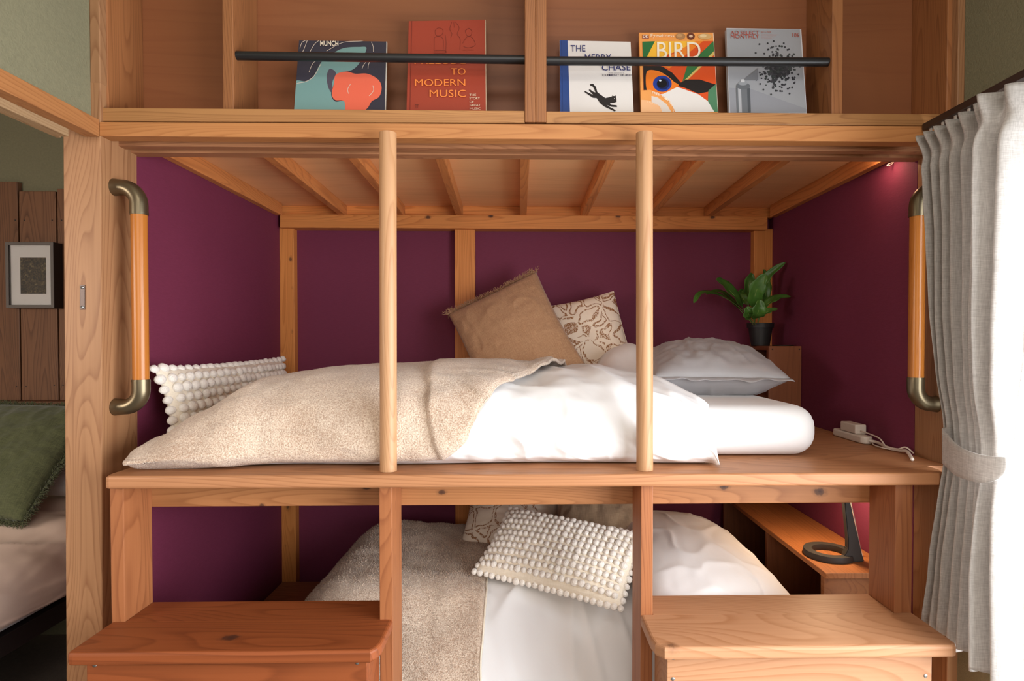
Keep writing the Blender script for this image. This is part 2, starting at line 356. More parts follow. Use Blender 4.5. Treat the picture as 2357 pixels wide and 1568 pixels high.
# corner posts (down to the floor)
XPL = P(145, 700, YF).x
def post(px_out_top, px_out_bot, px_in_top, px_in_bot, name):
    t, b = 300, 1560
    f = [P(px_out_bot, b, YF), P(px_in_bot, b, YF), P(px_in_top, t, YF), P(px_out_top, t, YF)]
    dx0 = (f[0]-f[3])/(f[0].z-f[3].z); f[0] = f[3]+dx0*(0-f[3].z); dx1 = (f[1]-f[2])/(f[1].z-f[2].z); f[1] = f[2]+dx1*(0-f[2].z)
    top = ZK+.16
    f[2] = f[2]+dx1*(top-f[2].z); f[3] = f[3]+dx0*(top-f[3].z)
    return struct(name, hexa(f+[Vector((p.x, YW, p.z)) for p in f], .002), M['postZ'])
post(145, 152.5, 231.5, 236, 'trim_1')
bm = box(XR, XR+.08, YF, YW, 0, ZK+.01, .002); struct('trim_2', bm, M['postZ'])
# post above the head beam, left and right
struct('trim_3', box(XWL, P(231, 130, YF).x, YF-.001, YF+.13, ZK+.11, 2.45, .002), M['postZ'])
struct('trim_4', box(P(2205, 130, YF).x, XWR, YF, YF+.13, ZK+.02, 2.45, .002), M['postZ'])
# lintel and sliding-door track in the left wall
xl0 = P(229, 275, YF).x
zt, zb = PX(100, 208, xl0).z, PX(100, 253, xl0).z
struct('trim_5', box(xl0-.030, xl0, -1.2, YF, zb, zt), M['beamY'])
bm = box(xl0-.052, xl0-.030, -1.2, YF-.045, zb-.015, zb+.02); box(xl0-.066, xl0-.056, -1.2, YF-.03, zb-.012, zb+.02, bm=bm); box(xl0-.08, xl0-.03, -1.2, YF, zb+.018, zb+.04, bm=bm)
struct('trim_6', bm, M['paleY'])
# head beam: front face and grooved underside
f = [P(231, 313, YF), P(2170, 327, YF), P(2170, 291, YF), P(231, 281, YF)]
def beam_profile(name, q, mat, prof):
    """prof: (dy, z) list; z given relative to the face's own lower edge, z=None -> top"""
    bl, br, tr, tl = q; bm = bmesh.new(); A, B = [], []
    for dy, dz, top in prof:
        for (b, t, L) in ((bl, tl, A), (br, tr, B)):
            L.append(bm.verts.new(Vector((b.x, b.y+dy, (t.z if top else b.z)+dz))))
    n = len(A)
    for i in range(n): bm.faces.new((A[i], A[(i+1) % n], B[(i+1) % n], B[i]))
    bm.faces.new(A); bm.faces.new(B[::-1]); return struct(name, bm, mat)
beam_profile('trim_7', [Vector((XL, YF, f[0].z)), Vector((XR+.03, YF, f[1].z)), Vector((XR+.03, YF, f[2].z)), Vector((XL, YF, f[3].z))], M['beamX'],
             [(0, 0, 0), (.032, 0, 0), (.032, .012, 0), (.05, .012, 0), (.05, 0, 1), (0, 0, 1)])
beam_profile('trim_8', [Vector((XL, YF, f[0].z-.001)), Vector((XR, YF, f[1].z-.001)), Vector((XR, YF, f[2].z)), Vector((XL, YF, f[3].z))], M['kamoiX'],
             [(.051, .012, 0), (.056, .012, 0), (.056, -.002, 0), (.078, -.002, 0), (.078, .011, 0), (.098, .011, 0), (.098, -.003, 0), (.130, -.003, 0), (.130, 0, 1), (.051, 0, 1)])
# alcove: back beam, joists, battens
k = 9
def backbeam():
    bm = slab([(644, 524), (1767, 529), (1767, 498), (644, 493)], YB-.06, YB-.001)
    return struct('trim_9', bm, M['backbeamX'])
backbeam()
jz = P(1203, 496, YB-.06).z
struct('trim_10', box(XL, XR, YB-.03, YB-.002, jz, ZCEIL), M['backbeamX'])
n = 11
for bx, fx in ((786, 622), (921, 815), (1056, 1013), (1204, 1208), (1345, 1404), (1498, 1612), (1633, 1806)):
    b = P(bx, 495, YB-.06); a = P(fx, 366, 1.53); wj = .012
    ax = a.x+(a.x-b.x)/(1.53-(YB-.06))*(YW-.0-1.53)
    q = [Vector((ax-wj, YW, jz)), Vector((ax+wj, YW, jz)), Vector((ax+wj, YW, ZCEIL)), Vector((ax-wj, YW, ZCEIL))]
    q2 = [Vector((b.x-wj, YB-.031, p.z)) if i in (0, 3) else Vector((b.x+wj, YB-.031, p.z)) for i, p in enumerate(q)]
    struct('trim_%d' % n, hexa(q+q2), M['joistY']); n += 1
struct('trim_18', box(XL, XL+.022, YW, YB-.061, jz-.004, ZCEIL), M['joistY'])
struct('trim_19', box(XR-.022, XR, YW, YB-.061, jz-.004, ZCEIL), M['joistY'])
zbb = P(1203, 528, YB-.06).z
for i, (a, b) in enumerate(((653, 677), (1047, 1093), (1735, 1759))):
    xa, xb = P(a, 700, YB-.035).x, P(b, 700, YB-.035).x
    if i == 0: xa = XL
    if i == 2: xb = XR
    struct('trim_%d' % (20+i), box(xa, xb, YB-.035, YB, 0.1, zbb+.01), M['battenZ'])
# ------------------------------------------------------------------ bookshelf above the alcove
YS, YSB = 1.300, 1.420
sh = thing('wall_bookshelf', 'built-in cedar bookshelf above the bunk with plywood back and black book rails', 'bookshelf', (0, YSB, ZK+.04))
zs0 = P(1203, 283, YS).z; SHZ = zs0+.012
ZT = 2.44
bm = bmesh.new()
for (x0, y0, y0b, x1, y1, y1b) in ((232, 247.5, 279.5, 1208, 255.5, 283), (1257, 256.5, 283.5, 2176, 262.5, 290)):
    slab([(x0, y0b), (x1, y1b), (x1, y1), (x0, y0)], YS-.008, YS+.012, .0015, bm)
me = None
obj('front_lip', slab([(232, 279.5), (1208, 283), (1208, 255), (232, 247.5)], YS-.012, YS+.012), M['lipX'], sh)
obj('front_lip', slab([(1257, 283.5), (2180, 290), (2180, 262.5), (1257, 256)], YS-.012, YS+.012), M['lipX'], sh)
bm.free()
obj('shelf_board', box(XL, XR, YS+.012, YSB, zs0-.008, SHZ), M['lipX'], sh)
obj('back_panel', box(XL, XR+.005, YSB, YSB+.012, zs0-.01, ZT, 0), M['ply'], sh)
for (a, b, yy) in ((512, 537, 246), (1915, 1940, 262)):
    xa, xb = P(a, 130, YS).x, P(b, 130, YS).x
    obj('upright', box(xa, xb, YS, YSB, SHZ, ZT), M['shelfZ'], sh)
xa, xm, xb = P(1208, 130, YS-.014).x, P(1233, 130, YS-.014).x, P(1257.5, 130, YS-.014).x
obj('upright', box(xa, xm-.0004, YS-.014, YSB, zs0-.003, ZT), M['shelfZ'], sh)
obj('upright', box(xm+.0004, xb, YS-.014, YSB, zs0-.003, ZT), M['shelfZ'], sh)
x0 = P(248, 130, YS).x
obj('end_board', box(XL-.01, x0, YS, YSB, SHZ-.02, ZT), M['shelfZ'], sh)
x0 = P(2180, 130, YS).x
obj('end_board', box(x0, x0+.03, YS, YSB, SHZ-.02, ZT), M['shelfZ'], sh)
yr = YS+.016
def rail(xa, xb, pa, pb):
    A, B = P(*pa, yr), P(*pb, yr); dz = (B.z-A.z)/(B.x-A.x)
    pts = [Vector((xa, yr, A.z+dz*(xa-A.x))), Vector((xb, yr, A.z+dz*(xb-A.x)))]
    obj('book_rail', tube(pts, .0091, seg=24), M['black'], sh, smooth=True, label='black metal rail across the books').modifiers.new('b', 'EDGE_SPLIT')
rail(P(537, 130, YS).x, xa, (560, 128.5), (1200, 137.5)); rail(xb, P(1915, 130, YS).x, (1260, 140.5), (1900, 143))
# plywood stain
# ------------------------------------------------------------------ books
def text_mesh(s, bold=0.0):
    c = bpy.data.curves.new('t', 'FONT'); c.body = s; c.size = 1; c.offset = bold; c.resolution_u = 3; c.align_x = 'LEFT'
    o = bpy.data.objects.new('t', c); me = bpy.data.meshes.new_from_object(o)
    vs = [v.co.copy() for v in me.vertices]; fs = [tuple(p.vertices) for p in me.polygons]
    bpy.data.meshes.remove(me); bpy.data.objects.remove(o); bpy.data.curves.remove(c); return vs, fs
CM = {}
def cmat(c):
    if c not in CM: CM[c] = flat('print_%d_%d_%d' % c, c, .42)
    return CM[c]
class Book:
    def __init__(s, name, label, tl, tr, bl, t, cover, side, cr, group='books on the shelf above the bunk', yt=1.398, yb=1.345, pages='R'):
        """tl, tr, bl: photo pixels of the visible cover corners (bl where the shelf lip cuts it); cr = (x0, y0, scale) of the crop the art is measured in"""
        s.cr = cr; s.TL = P(*tl, yt-t); s.TR = P(*tr, yt-t); bv = P(*bl, yb-t)
        s.ex = (s.TR-s.TL); s.w = s.ex.length; s.ex.normalize()
        dn = bv-s.TL; dn -= s.ex*dn.dot(s.ex)*0; s.hv = dn.length; s.dn = dn.normalized()
        s.h = (s.TL.z-SHZ)/(-s.dn.z); s.ey = s.ex.cross(-s.dn).normalized()
        if s.ey.y < 0: s.ey = -s.ey
        s.tl, s.tr, s.bl = Vector(tl), Vector(tr), Vector(bl)
        s.root = thing(name, label, 'book', s.pt(.5*s.w, s.h, t/2), group)
        bm = hexa([s.pt(0, s.h, .0006), s.pt(s.w, s.h, .0006), s.pt(s.w, 0, .0006), s.pt(0, 0, .0006)]+[s.pt(0, s.h, t), s.pt(s.w, s.h, t), s.pt(s.w, 0, t), s.pt(0, 0, t)], .0004)
        obj('cover', bm, cmat(cover), s.root)
        e = .0012 if pages else 0
        bm = hexa([s.pt(.004, s.h-.002, .002), s.pt(s.w+e, s.h-.002, .002), s.pt(s.w+e, -.001, .002), s.pt(.004, -.001, .002)]+[s.pt(.004, s.h-.002, t-.002), s.pt(s.w+e, s.h-.002, t-.002), s.pt(s.w+e, -.001, t-.002), s.pt(.004, -.001, t-.002)], 0)
        obj('pages', bm, cmat(side), s.root)
        s.layers = bmesh.new(); s.mats = []; s.tx = bmesh.new(); s.tm = []; s.L = 0
    def pt(s, u, v, y): return s.TL+s.ex*u+s.dn*v+s.ey*y
    def uv(s, x, y):
        p = Vector((s.cr[0]+x/s.cr[2], s.cr[1]+y/s.cr[2]))
        a = s.tr-s.tl; b = s.bl-s.tl; d = p-s.tl; det = a.x*b.y-a.y*b.x
        fu = (d.x*b.y-d.y*b.x)/det; fv = (a.x*d.y-a.y*d.x)/det
        return fu*s.w, fv*s.hv
    def put(s, pts, c, smooth=False, clip=True, inc=1):
        s.L += inc
        if smooth: pts = [tuple(p)[:2] for p in catmull([Vector((x, y, 0)) for x, y in pts], 6, True)]
        m = cmat(c)
        if m not in s.mats: s.mats.append(m)
        vs = []
        for x, y in pts:
            u, v = s.uv(x, y)
            if clip: u = max(.0003, min(s.w-.0003, u)); v = max(.0003, min(s.h-.001, v))
            vs.append(s.layers.verts.new(s.pt(u, v, -.00004*s.L)))
        try:
            f = s.layers.faces.new(vs); f.material_index = s.mats.index(m)
        except ValueError: pass
    def line(s, pts, wd, c):
        P2 = catmull([Vector((x, y, 0)) for x, y in pts], 5); L, Rr = [], []
        for i, p in enumerate(P2):
            t = (P2[min(i+1, len(P2)-1)]-P2[max(i-1, 0)]).normalized(); nn = Vector((-t.y, t.x, 0))*wd/2
            L.append(tuple(p+nn)[:2]); Rr.append(tuple(p-nn)[:2])
        s.L += 1; m = cmat(c)
        if m not in s.mats: s.mats.append(m)
        V = []
        for a, b in zip(L, Rr):
            q = []
            for x, y in (a, b):
                u, v = s.uv(x, y); u = max(.0003, min(s.w-.0003, u)); v = max(.0003, min(s.h-.001, v)); q.append(s.layers.verts.new(s.pt(u, v, -.00004*s.L)))
            V.append(q)
        for a, b in zip(V, V[1:]): s.layers.faces.new((a[0], a[1], b[1], b[0])).material_index = s.mats.index(m)
    def disc(s, x, y, r, c, ry=None, n=20, inc=1): s.put([(x+r*math.cos(2*math.pi*k/n), y+(ry or r)*math.sin(2*math.pi*k/n)) for k in range(n)], c, inc=inc)
    def text(s, t, x0, y0, x1, y1, c, bold=0.0, skew=0.0, part='line'):
        vs, fs = text_mesh(t, bold); m = cmat(c); tx = s.tx if part is None else bmesh.new()
        if part is None and m not in s.tm: s.tm.append(m)
        ax = min(v.x for v in vs); bx = max(v.x for v in vs); ay = min(v.y for v in vs); by = max(v.y for v in vs); out = []
        for v in vs:
            fx, fy = (v.x-ax)/(bx-ax), (v.y-ay)/(by-ay)
            u, q = s.uv(x0+(x1-x0)*fx, y1+(y0-y1)*fy+skew*fx); out.append(tx.verts.new(s.pt(u, q, -.0018)))
        for f in fs:
            try:
                ff = tx.faces.new([out[i] for i in f])
                if part is None: ff.material_index = s.tm.index(m)
            except ValueError: pass
        if part: obj('lettering', tx, m, s.root, normals=False)
    def done(s):
        if s.mats: 
            bmesh.ops.triangulate(s.layers, faces=s.layers.faces[:])
            obj('cover_picture', s.layers, s.mats, s.root, normals=False)
        if s.tm: obj('curved_lettering', s.tx, s.tm, s.root, normals=False)
C2 = (500, 0, 2.946); C3 = (1200, 0, 2.946)
# 1 painter's book: plain stand-in shapes in the cover's colours
b = Book('art_book', 'dark paperback with teal and coral cover reading MUNCH, leftmost book on the shelf', (688, 92.5), (889, 95), (677, 248.5), .010, (54, 52, 66), (226, 216, 200), C2)
b.put([(520, 565), (600, 555), (650, 520), (700, 430), (760, 380), (850, 330), (960, 320), (1010, 330), (960, 430), (905, 480), (820, 500), (790, 560), (765, 640), (790, 690), (850, 690), (855, 760), (515, 760)], (120, 158, 156), True)
b.put([(760, 470), (800, 500), (775, 560), (768, 630), (745, 590), (738, 520)], (84, 78, 92), True)
b.put([(800, 510), (870, 490), (930, 505), (1010, 505), (1080, 545), (1100, 600), (1080, 660), (1030, 690), (1000, 735), (940, 770), (860, 770), (850, 690), (790, 680), (770, 640), (785, 570)], (236, 108, 82), True)
for ln in ([(560, 400), (590, 330), (610, 275)], [(625, 360), (660, 300), (690, 275)], [(560, 330), (575, 290), (600, 274)], [(620, 495), (650, 430), (690, 415)], [(975, 470), (990, 440), (1010, 420)], [(1015, 470), (1020, 440), (1035, 415)], [(1045, 285), (1056, 320), (1056, 355)], [(740, 350), (850, 290), (970, 280), (1000, 275)], [(880, 640), (875, 610), (895, 575)], [(1015, 655), (1045, 620), (1042, 585)], [(540, 570), (600, 558), (655, 520), (700, 440)]): b.line(ln, 3.2, (222, 206, 190))
b.text('MUNCH', 699, 281, 822, 317, (240, 226, 206), .02); b.done()
# 2
b = Book('music_book', 'tall rust red hardback reading PRELUDE TO MODERN MUSIC, second book from the left', (940.5, 48), (1116.5, 44.5), (935.5, 251), .014, (160, 62, 42), (214, 190, 160), C2)
b.line([(1320, 140), (1306, 745)], 4, (126, 44, 32))
for ln in ([(1475, 210), (1500, 190), (1530, 205), (1520, 240), (1485, 245), (1475, 210)], [(1470, 260), (1500, 250), (1530, 270), (1530, 340)], [(1470, 260), (1468, 340)], [(1590, 150), (1575, 200), (1590, 230), (1580, 260)], [(1604, 150), (1606, 190)], [(1615, 150), (1640, 190), (1625, 235), (1645, 270), (1640, 340)], [(1680, 210), (1705, 195), (1725, 215), (1715, 245), (1690, 245), (1680, 210)], [(1660, 300), (1690, 255), (1725, 260), (1745, 310), (1700, 330), (1665, 320)], [(1465, 350), (1540, 350), (1540, 365), (1465, 365)], [(1545, 240), (1550, 300), (1545, 360)], [(1660, 345), (1735, 345)]): b.line(ln, 2.2, (112, 40, 30))
b.text('PRELUDE', 1338, 398, 1678, 444, (240, 136, 62)); b.text('TO', 1578, 472, 1676, 516, (240, 136, 62)); b.text('MODERN', 1340, 545, 1672, 592, (240, 136, 62)); b.text('MUSIC', 1436, 617, 1674, 665, (240, 136, 62))
for i, (t, x1) in enumerate((('THE', 1741), ('STORY', 1765), ('OF', 1724), ('GREAT', 1768), ('MUSIC', 1767))): b.text(t, 1697, 644+i*22.4, x1, 658+i*22.4, (232, 214, 186))
b.text('TT', 1340, 712, 1364, 736, (96, 36, 28)); b.done()
# 3 white book with blue spine cloth
b = Book('picture_book', 'white book with navy cloth spine and a leaping black cat, right of the middle uprights', (1288, 92.5), (1450.5, 95.5), (1289, 253.5), .010, (232, 226, 222), (236, 230, 222), C3)
b.put([(250, 272), (314, 273), (327, 760), (262, 760)], (46, 74, 136)); b.line([(272, 275), (280, 755)], 3, (34, 56, 110))
NAVY = (40, 48, 110)
b.text('THE', 333, 311, 433, 355, NAVY); b.text('MERRY', 428, 375, 606, 420, NAVY); b.text('CHASE', 541, 441, 732, 486, NAVY)
b.text('Written and illustrated by', 585, 499, 690, 509, (120, 116, 130)); b.text('CLEMENT HURD', 543, 511, 736, 525, (30, 30, 66), .01)
BK = (42, 38, 38)
b.put([(462, 575), (482, 573), (500, 595), (508, 628), (522, 640), (560, 668), (592, 662), (610, 655), (626, 655), (634, 672), (634, 694), (612, 700), (590, 702), (596, 712), (634, 716), (636, 728), (600, 726), (566, 712), (590, 728), (612, 740), (628, 752), (616, 756), (590, 742), (552, 724), (524, 700), (504, 668), (478, 666), (446, 644), (424, 628), (426, 620), (452, 634), (482, 648), (462, 626), (452, 614), (460, 610), (478, 624), (496, 632), (488, 606), (478, 590), (464, 588)], BK)
b.put([(606, 662), (606, 650), (618, 658)], BK); b.put([(620, 658), (630, 650), (630, 664)], BK); b.disc(620, 672, 3, (232, 226, 222)); b.done()
# 4 bird book
ORG = (240, 160, 84)
b = Book('bird_book', 'orange paperback titled BIRD with a toucan close-up cover, second book from the right', (1471, 74.5), (1641.5, 74.5), (1475.5, 255), .009, ORG, (240, 226, 206), C3)
b.put([(820, 285), (1302, 280), (1321, 760), (828, 760), (828, 610)], (222, 84, 36))
b.put([(905, 282), (1180, 281), (1120, 330), (1000, 370), (830, 460), (826, 440)], (250, 190, 60)); b.put([(1180, 281), (1230, 281), (1000, 470), (920, 440), (1040, 360)], (240, 136, 44))
b.put([(820, 285), (905, 282), (826, 440)], (44, 112, 62)); b.put([(1302, 280), (1303, 370), (1190, 470), (1085, 560), (1120, 450), (1250, 330)], (58, 118, 66)); b.put([(1090, 560), (1304, 350), (1304, 375), (1100, 565)], (216, 190, 110))
b.put([(826, 445), (900, 440), (960, 460), (1020, 500), (1075, 565), (1110, 545), (1200, 545), (1312, 580), (1290, 620), (1190, 640), (1100, 600), (1060, 590), (990, 540), (920, 500), (850, 490), (850, 615), (829, 615)], (36, 32, 32))
b.put([(850, 492), (920, 486), (985, 520), (1030, 560), (1060, 585), (1010, 620), (950, 640), (880, 620), (848, 610)], (236, 124, 36), True)
b.put([(900, 650), (960, 640), (1050, 595), (1100, 612), (1190, 645), (1250, 690), (1290, 760), (870, 760)], (232, 226, 222)); b.put([(1255, 620), (1316, 575), (1322, 760), (1290, 760), (1250, 690)], (82, 132, 98))
b.disc(952, 573, 62, (34, 62, 150), 54, 28); b.disc(956, 575, 42, (22, 34, 88), 38); b.disc(950, 572, 33, (16, 15, 22), 30); b.disc(938, 552, 8, (220, 228, 240), 6)
b.put([(806, 620), (870, 614), (930, 640), (1000, 690), (1036, 760), (806, 760)], (240, 164, 92)); b.put([(880, 655), (920, 665), (980, 710), (1008, 760), (880, 760)], (226, 214, 206)); b.put([(812, 680), (860, 684), (930, 720), (950, 760), (812, 760)], (246, 190, 140))
b.text('Eyewitness', 876, 234, 1034, 264, (250, 232, 206)); b.put([(820, 238), (863, 238), (865, 264), (820, 265)], (160, 90, 70)); b.text('DK', 824, 241, 860, 262, (250, 240, 225), .01)
b.disc(1078, 248, 33, (176, 128, 84), 22); b.disc(1072, 244, 18, (198, 152, 104), 12); b.disc(1148, 248, 27, (112, 58, 42), 24); b.disc(1148, 248, 13, (222, 190, 160), 9); b.disc(1243, 250, 46, (212, 170, 112), 20); b.disc(1232, 246, 22, (232, 204, 156), 11)
b.text('BIRD', 918, 290, 1210, 408, (246, 234, 214), .0)
for i, ch in enumerate('FREE CLIPART CD'):
    if ch == ' ': continue
    a = R(-78+i*4.9); x, y = 868+165*math.sin(a+R(85)), 800-165*math.cos(a+R(85)); b.text(ch, x-6, y-8, x+6, y+8, (252, 236, 214), .01, part=None)
for i, ch in enumerate('WALLCHART'):
    x, y = 850+i*12, 690+i*i*.7; b.text(ch, x, y, x+9, y+14, (250, 218, 182), part=None)
b.done()
# 5 magazine
b = Book('magazine', 'grey magazine reading AD SELECT MONTHLY 106 with a spray can, rightmost on the shelf', (1672, 64), (1844, 66.5), (1678.5, 256), .012, (206, 206, 212), (222, 222, 226), C3)
G = (158, 160, 166)
b.put([(1392, 196), (1888, 200), (1926, 765), (1416, 765)], G); b.put([(1416, 765), (1410, 600), (1560, 610), (1926, 740), (1926, 765)], (148, 150, 158))
b.put([(1372, 205), (1390, 196), (1416, 765), (1400, 765)], (190, 190, 200))
for i, t in enumerate(('AD SELECT', 'MONTHLY')): b.text(t, 1418, 213+i*26, 1610, 239+i*27, (176, 78, 62))
b.text('106', 1835, 229, 1880, 255, (176, 78, 62)); b.text('AD & WEB', 1622, 217, 1690, 228, (176, 110, 98))
for i in range(5): b.line([(1624, 236+i*7.5), (1745-i*16, 238+i*7.5)], 1.6, (176, 130, 122))
DG = (62, 64, 68); random.seed(11)
for i in range(520):
    a = random.random()*2*math.pi; r = random.gauss(0, .36); r = min(abs(r)*1.35, 1.02)
    x = 1725+128*r*math.cos(a)+15*r; y = 470+150*r*math.sin(a); q = random.uniform(7, 12.5)*(1.1-.4*r); v = random.randint(-14, 16)
    b.disc(x, y, q, (((DG[0]+v)//6)*6, ((DG[1]+v)//6)*6, ((DG[2]+v)//6)*6), q*.9, 9, inc=.03)
for x, y in ((1612, 305), (1667, 299), (1708, 284), (1776, 298), (1800, 344), (1586, 366), (1830, 388), (1880, 460), (1868, 513), (1840, 545), (1824, 600), (1806, 641), (1757, 625), (1684, 646), (1634, 613), (1613, 576), (1588, 548), (1560, 520), (1545, 535), (1524, 545), (1700, 600)): b.disc(x, y, 6.5, DG, None, 9, inc=.05)
b.put([(1454, 600), (1546, 600), (1550, 765), (1460, 765)], (112, 116, 122)); b.put([(1466, 605), (1486, 605), (1492, 765), (1472, 765)], (176, 178, 184)); b.put([(1526, 605), (1546, 605), (1550, 765), (1530, 765)], (84, 88, 94))
b.disc(1500, 590, 46, (104, 108, 114), 22); b.disc(1499, 572, 30, (150, 154, 160), 14); b.put([(1487, 545), (1508, 545), (1512, 565), (1485, 565)], (206, 208, 212)); b.put([(1508, 545), (1600, 470), (1600, 552), (1510, 550)], (120, 122, 128)); b.done()
random.seed(7)
# ------------------------------------------------------------------ bunk frame
YN = 1.212                              # nosing of the platform
YP, YPB = 1.230, 1.324                  # frame posts front / back
bk = thing('bunk_bed', 'built-in cedar bunk frame with a wide sleeping platform and square posts', 'bunk bed', (0, 1.6, 0))
XPl, XPr = P(240, 1100, YN).x, P(2185, 1090, YN).x
def platform():
    th = .026
    pts = [(XPl, YW-.015), (XPl, YN+.008), (XPl+.002, YN+.002), (XPl+.008, YN), (XPr-.02, YN), (XPr-.006, YN+.006), (XPr, YN+.02), (XPr, YF+.001), (XR-.002, YF+.001), (XR-.002, YB-.037), (XL+.002, YB-.037), (XL+.002, YW-.015)]
    bm = bmesh.new(); lo = [bm.verts.new((x, y, ZP-th)) for x, y in pts]; hi = [bm.verts.new((x, y, ZP)) for x, y in pts]
    bm.faces.new(hi); bm.faces.new(lo[::-1]); n = len(pts)
    for i in range(n): bm.faces.new((lo[i], lo[(i+1) % n], hi[(i+1) % n], hi[i]))
    bmesh.ops.recalc_face_normals(bm, faces=bm.faces)
    ed = [e for e in bm.edges if all(v.co.y < YF-.01 or v.co.y < YN+.03 for v in e.verts) and abs(e.verts[0].co.z-e.verts[1].co.z) < 1e-6]
    bmesh.ops.bevel(bm, geom=ed, offset=.005, segments=3, affect='EDGES', profile=.5); return bm
obj('platform', platform(), M['platX'], bk)
zab = P(1203, 1161, YPB).z
obj('apron', slab([(300, 1167.5), (2070, 1157), (2070, 1096), (300, 1106)], YPB, YPB+.03), M['apronX'], bk)
for a, b_ in ((254, 285), (873, 903), (1475, 1503), (2060, 2100)):
    xa, xb = P(a, 1250, YP).x, P(b_, 1250, YP).x
    obj('post', box(xa, xb, YP, YPB, 0, ZP-.026), M['frameZ'], bk)
    if a == 254: xpl = (xa, xb)
    if a == 873: xml = (xa, xb)
    if a == 1475: xmr = (xa, xb)
    if a == 2060: xpr = (xa, xb)
obj('lower_platform', box(XL+.002, XR-.002, YPB+.05, YB-.037, ZL-.03, ZL), M['platX'], bk)
for i, (px, lab) in enumerate(((894, 'round turned wooden guard pole, the left of the two, rising from the platform'), (1484, 'round turned wooden guard pole, the right of the two, rising from the platform'))):
    yc = 1.250; xt, xb = P(px-1, 340, yc).x, P(px, 1070, yc).x; r = .0172
    ztop = P(px, 334, yc).z+.004
    prof = [Vector((xb, yc, ZP+.0005)), Vector((xt, yc, ztop-.008)), Vector((xt, yc, ztop-.003)), Vector((xt, yc, ztop+.02))]
    o = obj('guard_pole', tube([prof[0], prof[1], prof[3]], r, seg=40), M['pole'], smooth=True); o.modifiers.new('b', 'EDGE_SPLIT').split_angle = R(50)
    tag(o, lab, 'pole', 'guard poles at the bunk')
# ------------------------------------------------------------------ steps
def step(lab, z, x0, x1, yn, mat, name, inner, px_panel, screws, yback):
    root = thing(name, lab, 'step', ((x0+x1)/2, YP, 0), 'step benches below the bunk')
    th = .024; c = .022; bm = bmesh.new()
    if inner == 'R': pts = [(x0, yback), (x0, yn+.008), (x0+.006, yn+.001), (x0+.014, yn), (x1-.014, yn), (x1-.004, yn+.014), (x1, yn+.03), (x1, YP), (x1-.0, YP-.001)]
    else: pts = [(x0, YP-.001), (x0, yn+.04), (x0+.004, yn+.018), (x0+.018, yn), (x1-.014, yn), (x1-.006, yn+.002), (x1, yn+.012), (x1, yback)]
    if inner == 'R': pts = [(x0, YP-.001)]+pts[1:8]
    else: pts = pts[1:7]+[(x1, YP-.001), (x0, YP-.001)]
    lo = [bm.verts.new((x, y, z-th)) for x, y in pts]; hi = [bm.verts.new((x, y, z)) for x, y in pts]; n = len(pts)
    bm.faces.new(hi); bm.faces.new(lo[::-1])
    for i in range(n): bm.faces.new((lo[i], lo[(i+1) % n], hi[(i+1) % n], hi[i]))
    bmesh.ops.recalc_face_normals(bm, faces=bm.faces)
    ed = [e for e in bm.edges if abs(e.verts[0].co.z-e.verts[1].co.z) < 1e-6 and min(v.co.y for v in e.verts) < YP-.01]
    bmesh.ops.bevel(bm, geom=ed, offset=.006, segments=3, affect='EDGES', profile=.5)
    obj('tread', bm, mat, root)
    if inner == 'R': xa, xb = xpl[1], xml[0]
    else: xa, xb = xmr[1], xpr[0]
    obj('rear_tread', box(xa+.0005, xb-.0005, YP-.0005, YPB, z-th, z-.0003), mat, root)
    obj('rear_rail', box(xa+.0005, xb-.0005, YPB-.02, YPB-.001, z-th-.09, z-th-.0005), mat, root)
    yp = yn+.028; pa, pb = P(px_panel[0], 1540, yp).x, P(px_panel[1], 1540, yp).x
    obj('front_panel', box(pa, pb, yp, yp+.02, z-th-.24, z-th-.001), mat, root)
    obj('front_panel', box(pa, pb, yp, yp+.02, .02, z-th-.244), mat, root)
    for xx in (pa, pb-.022): obj('side_panel', box(xx, xx+.022, yp+.0205, YP-.001, 0, z-th-.001), mat, root)
    for sx, sy in screws:
        q = P(sx, sy, yp-.001); bmS = lathe([(.0005, 0), (.0032, .0), (.0036, .0008), (.0036, .002)], (0, 0, 0), seg=14)
        bmesh.ops.rotate(bmS, verts=bmS.verts, cent=(0, 0, 0), matrix=Matrix.Rotation(R(-90), 3, 'X')); bmesh.ops.translate(bmS, verts=bmS.verts, vec=q)
        obj('screw', bmS, M['steel'], root, smooth=True, label='silver screw head')
    return root
zl = P(600, 1383.5, YPB).z; zr = P(1750, 1369, YPB).z
ynl = .0
def yat(px, py, z): return PZ(px, py, z).y
step('dark reddish wooden step bench at the lower left of the bunk', zl, xpl[0], xml[1], yat(500, 1502, zl), M['treadX'], 'step_bench', 'R', (199, 845), [(217, 1533), (822, 1527)], YPB)
step('pale wooden step bench with a dark knot in its edge, beside the curtain', zr, xmr[0]-.0, xpr[1]+.003, yat(1850, 1489, zr), M['treadpaleX'], 'step_bench', 'L', (1535, 2145), [(1550, 1516), (1549, 1564), (2131, 1510), (2131, 1557)], YPB)
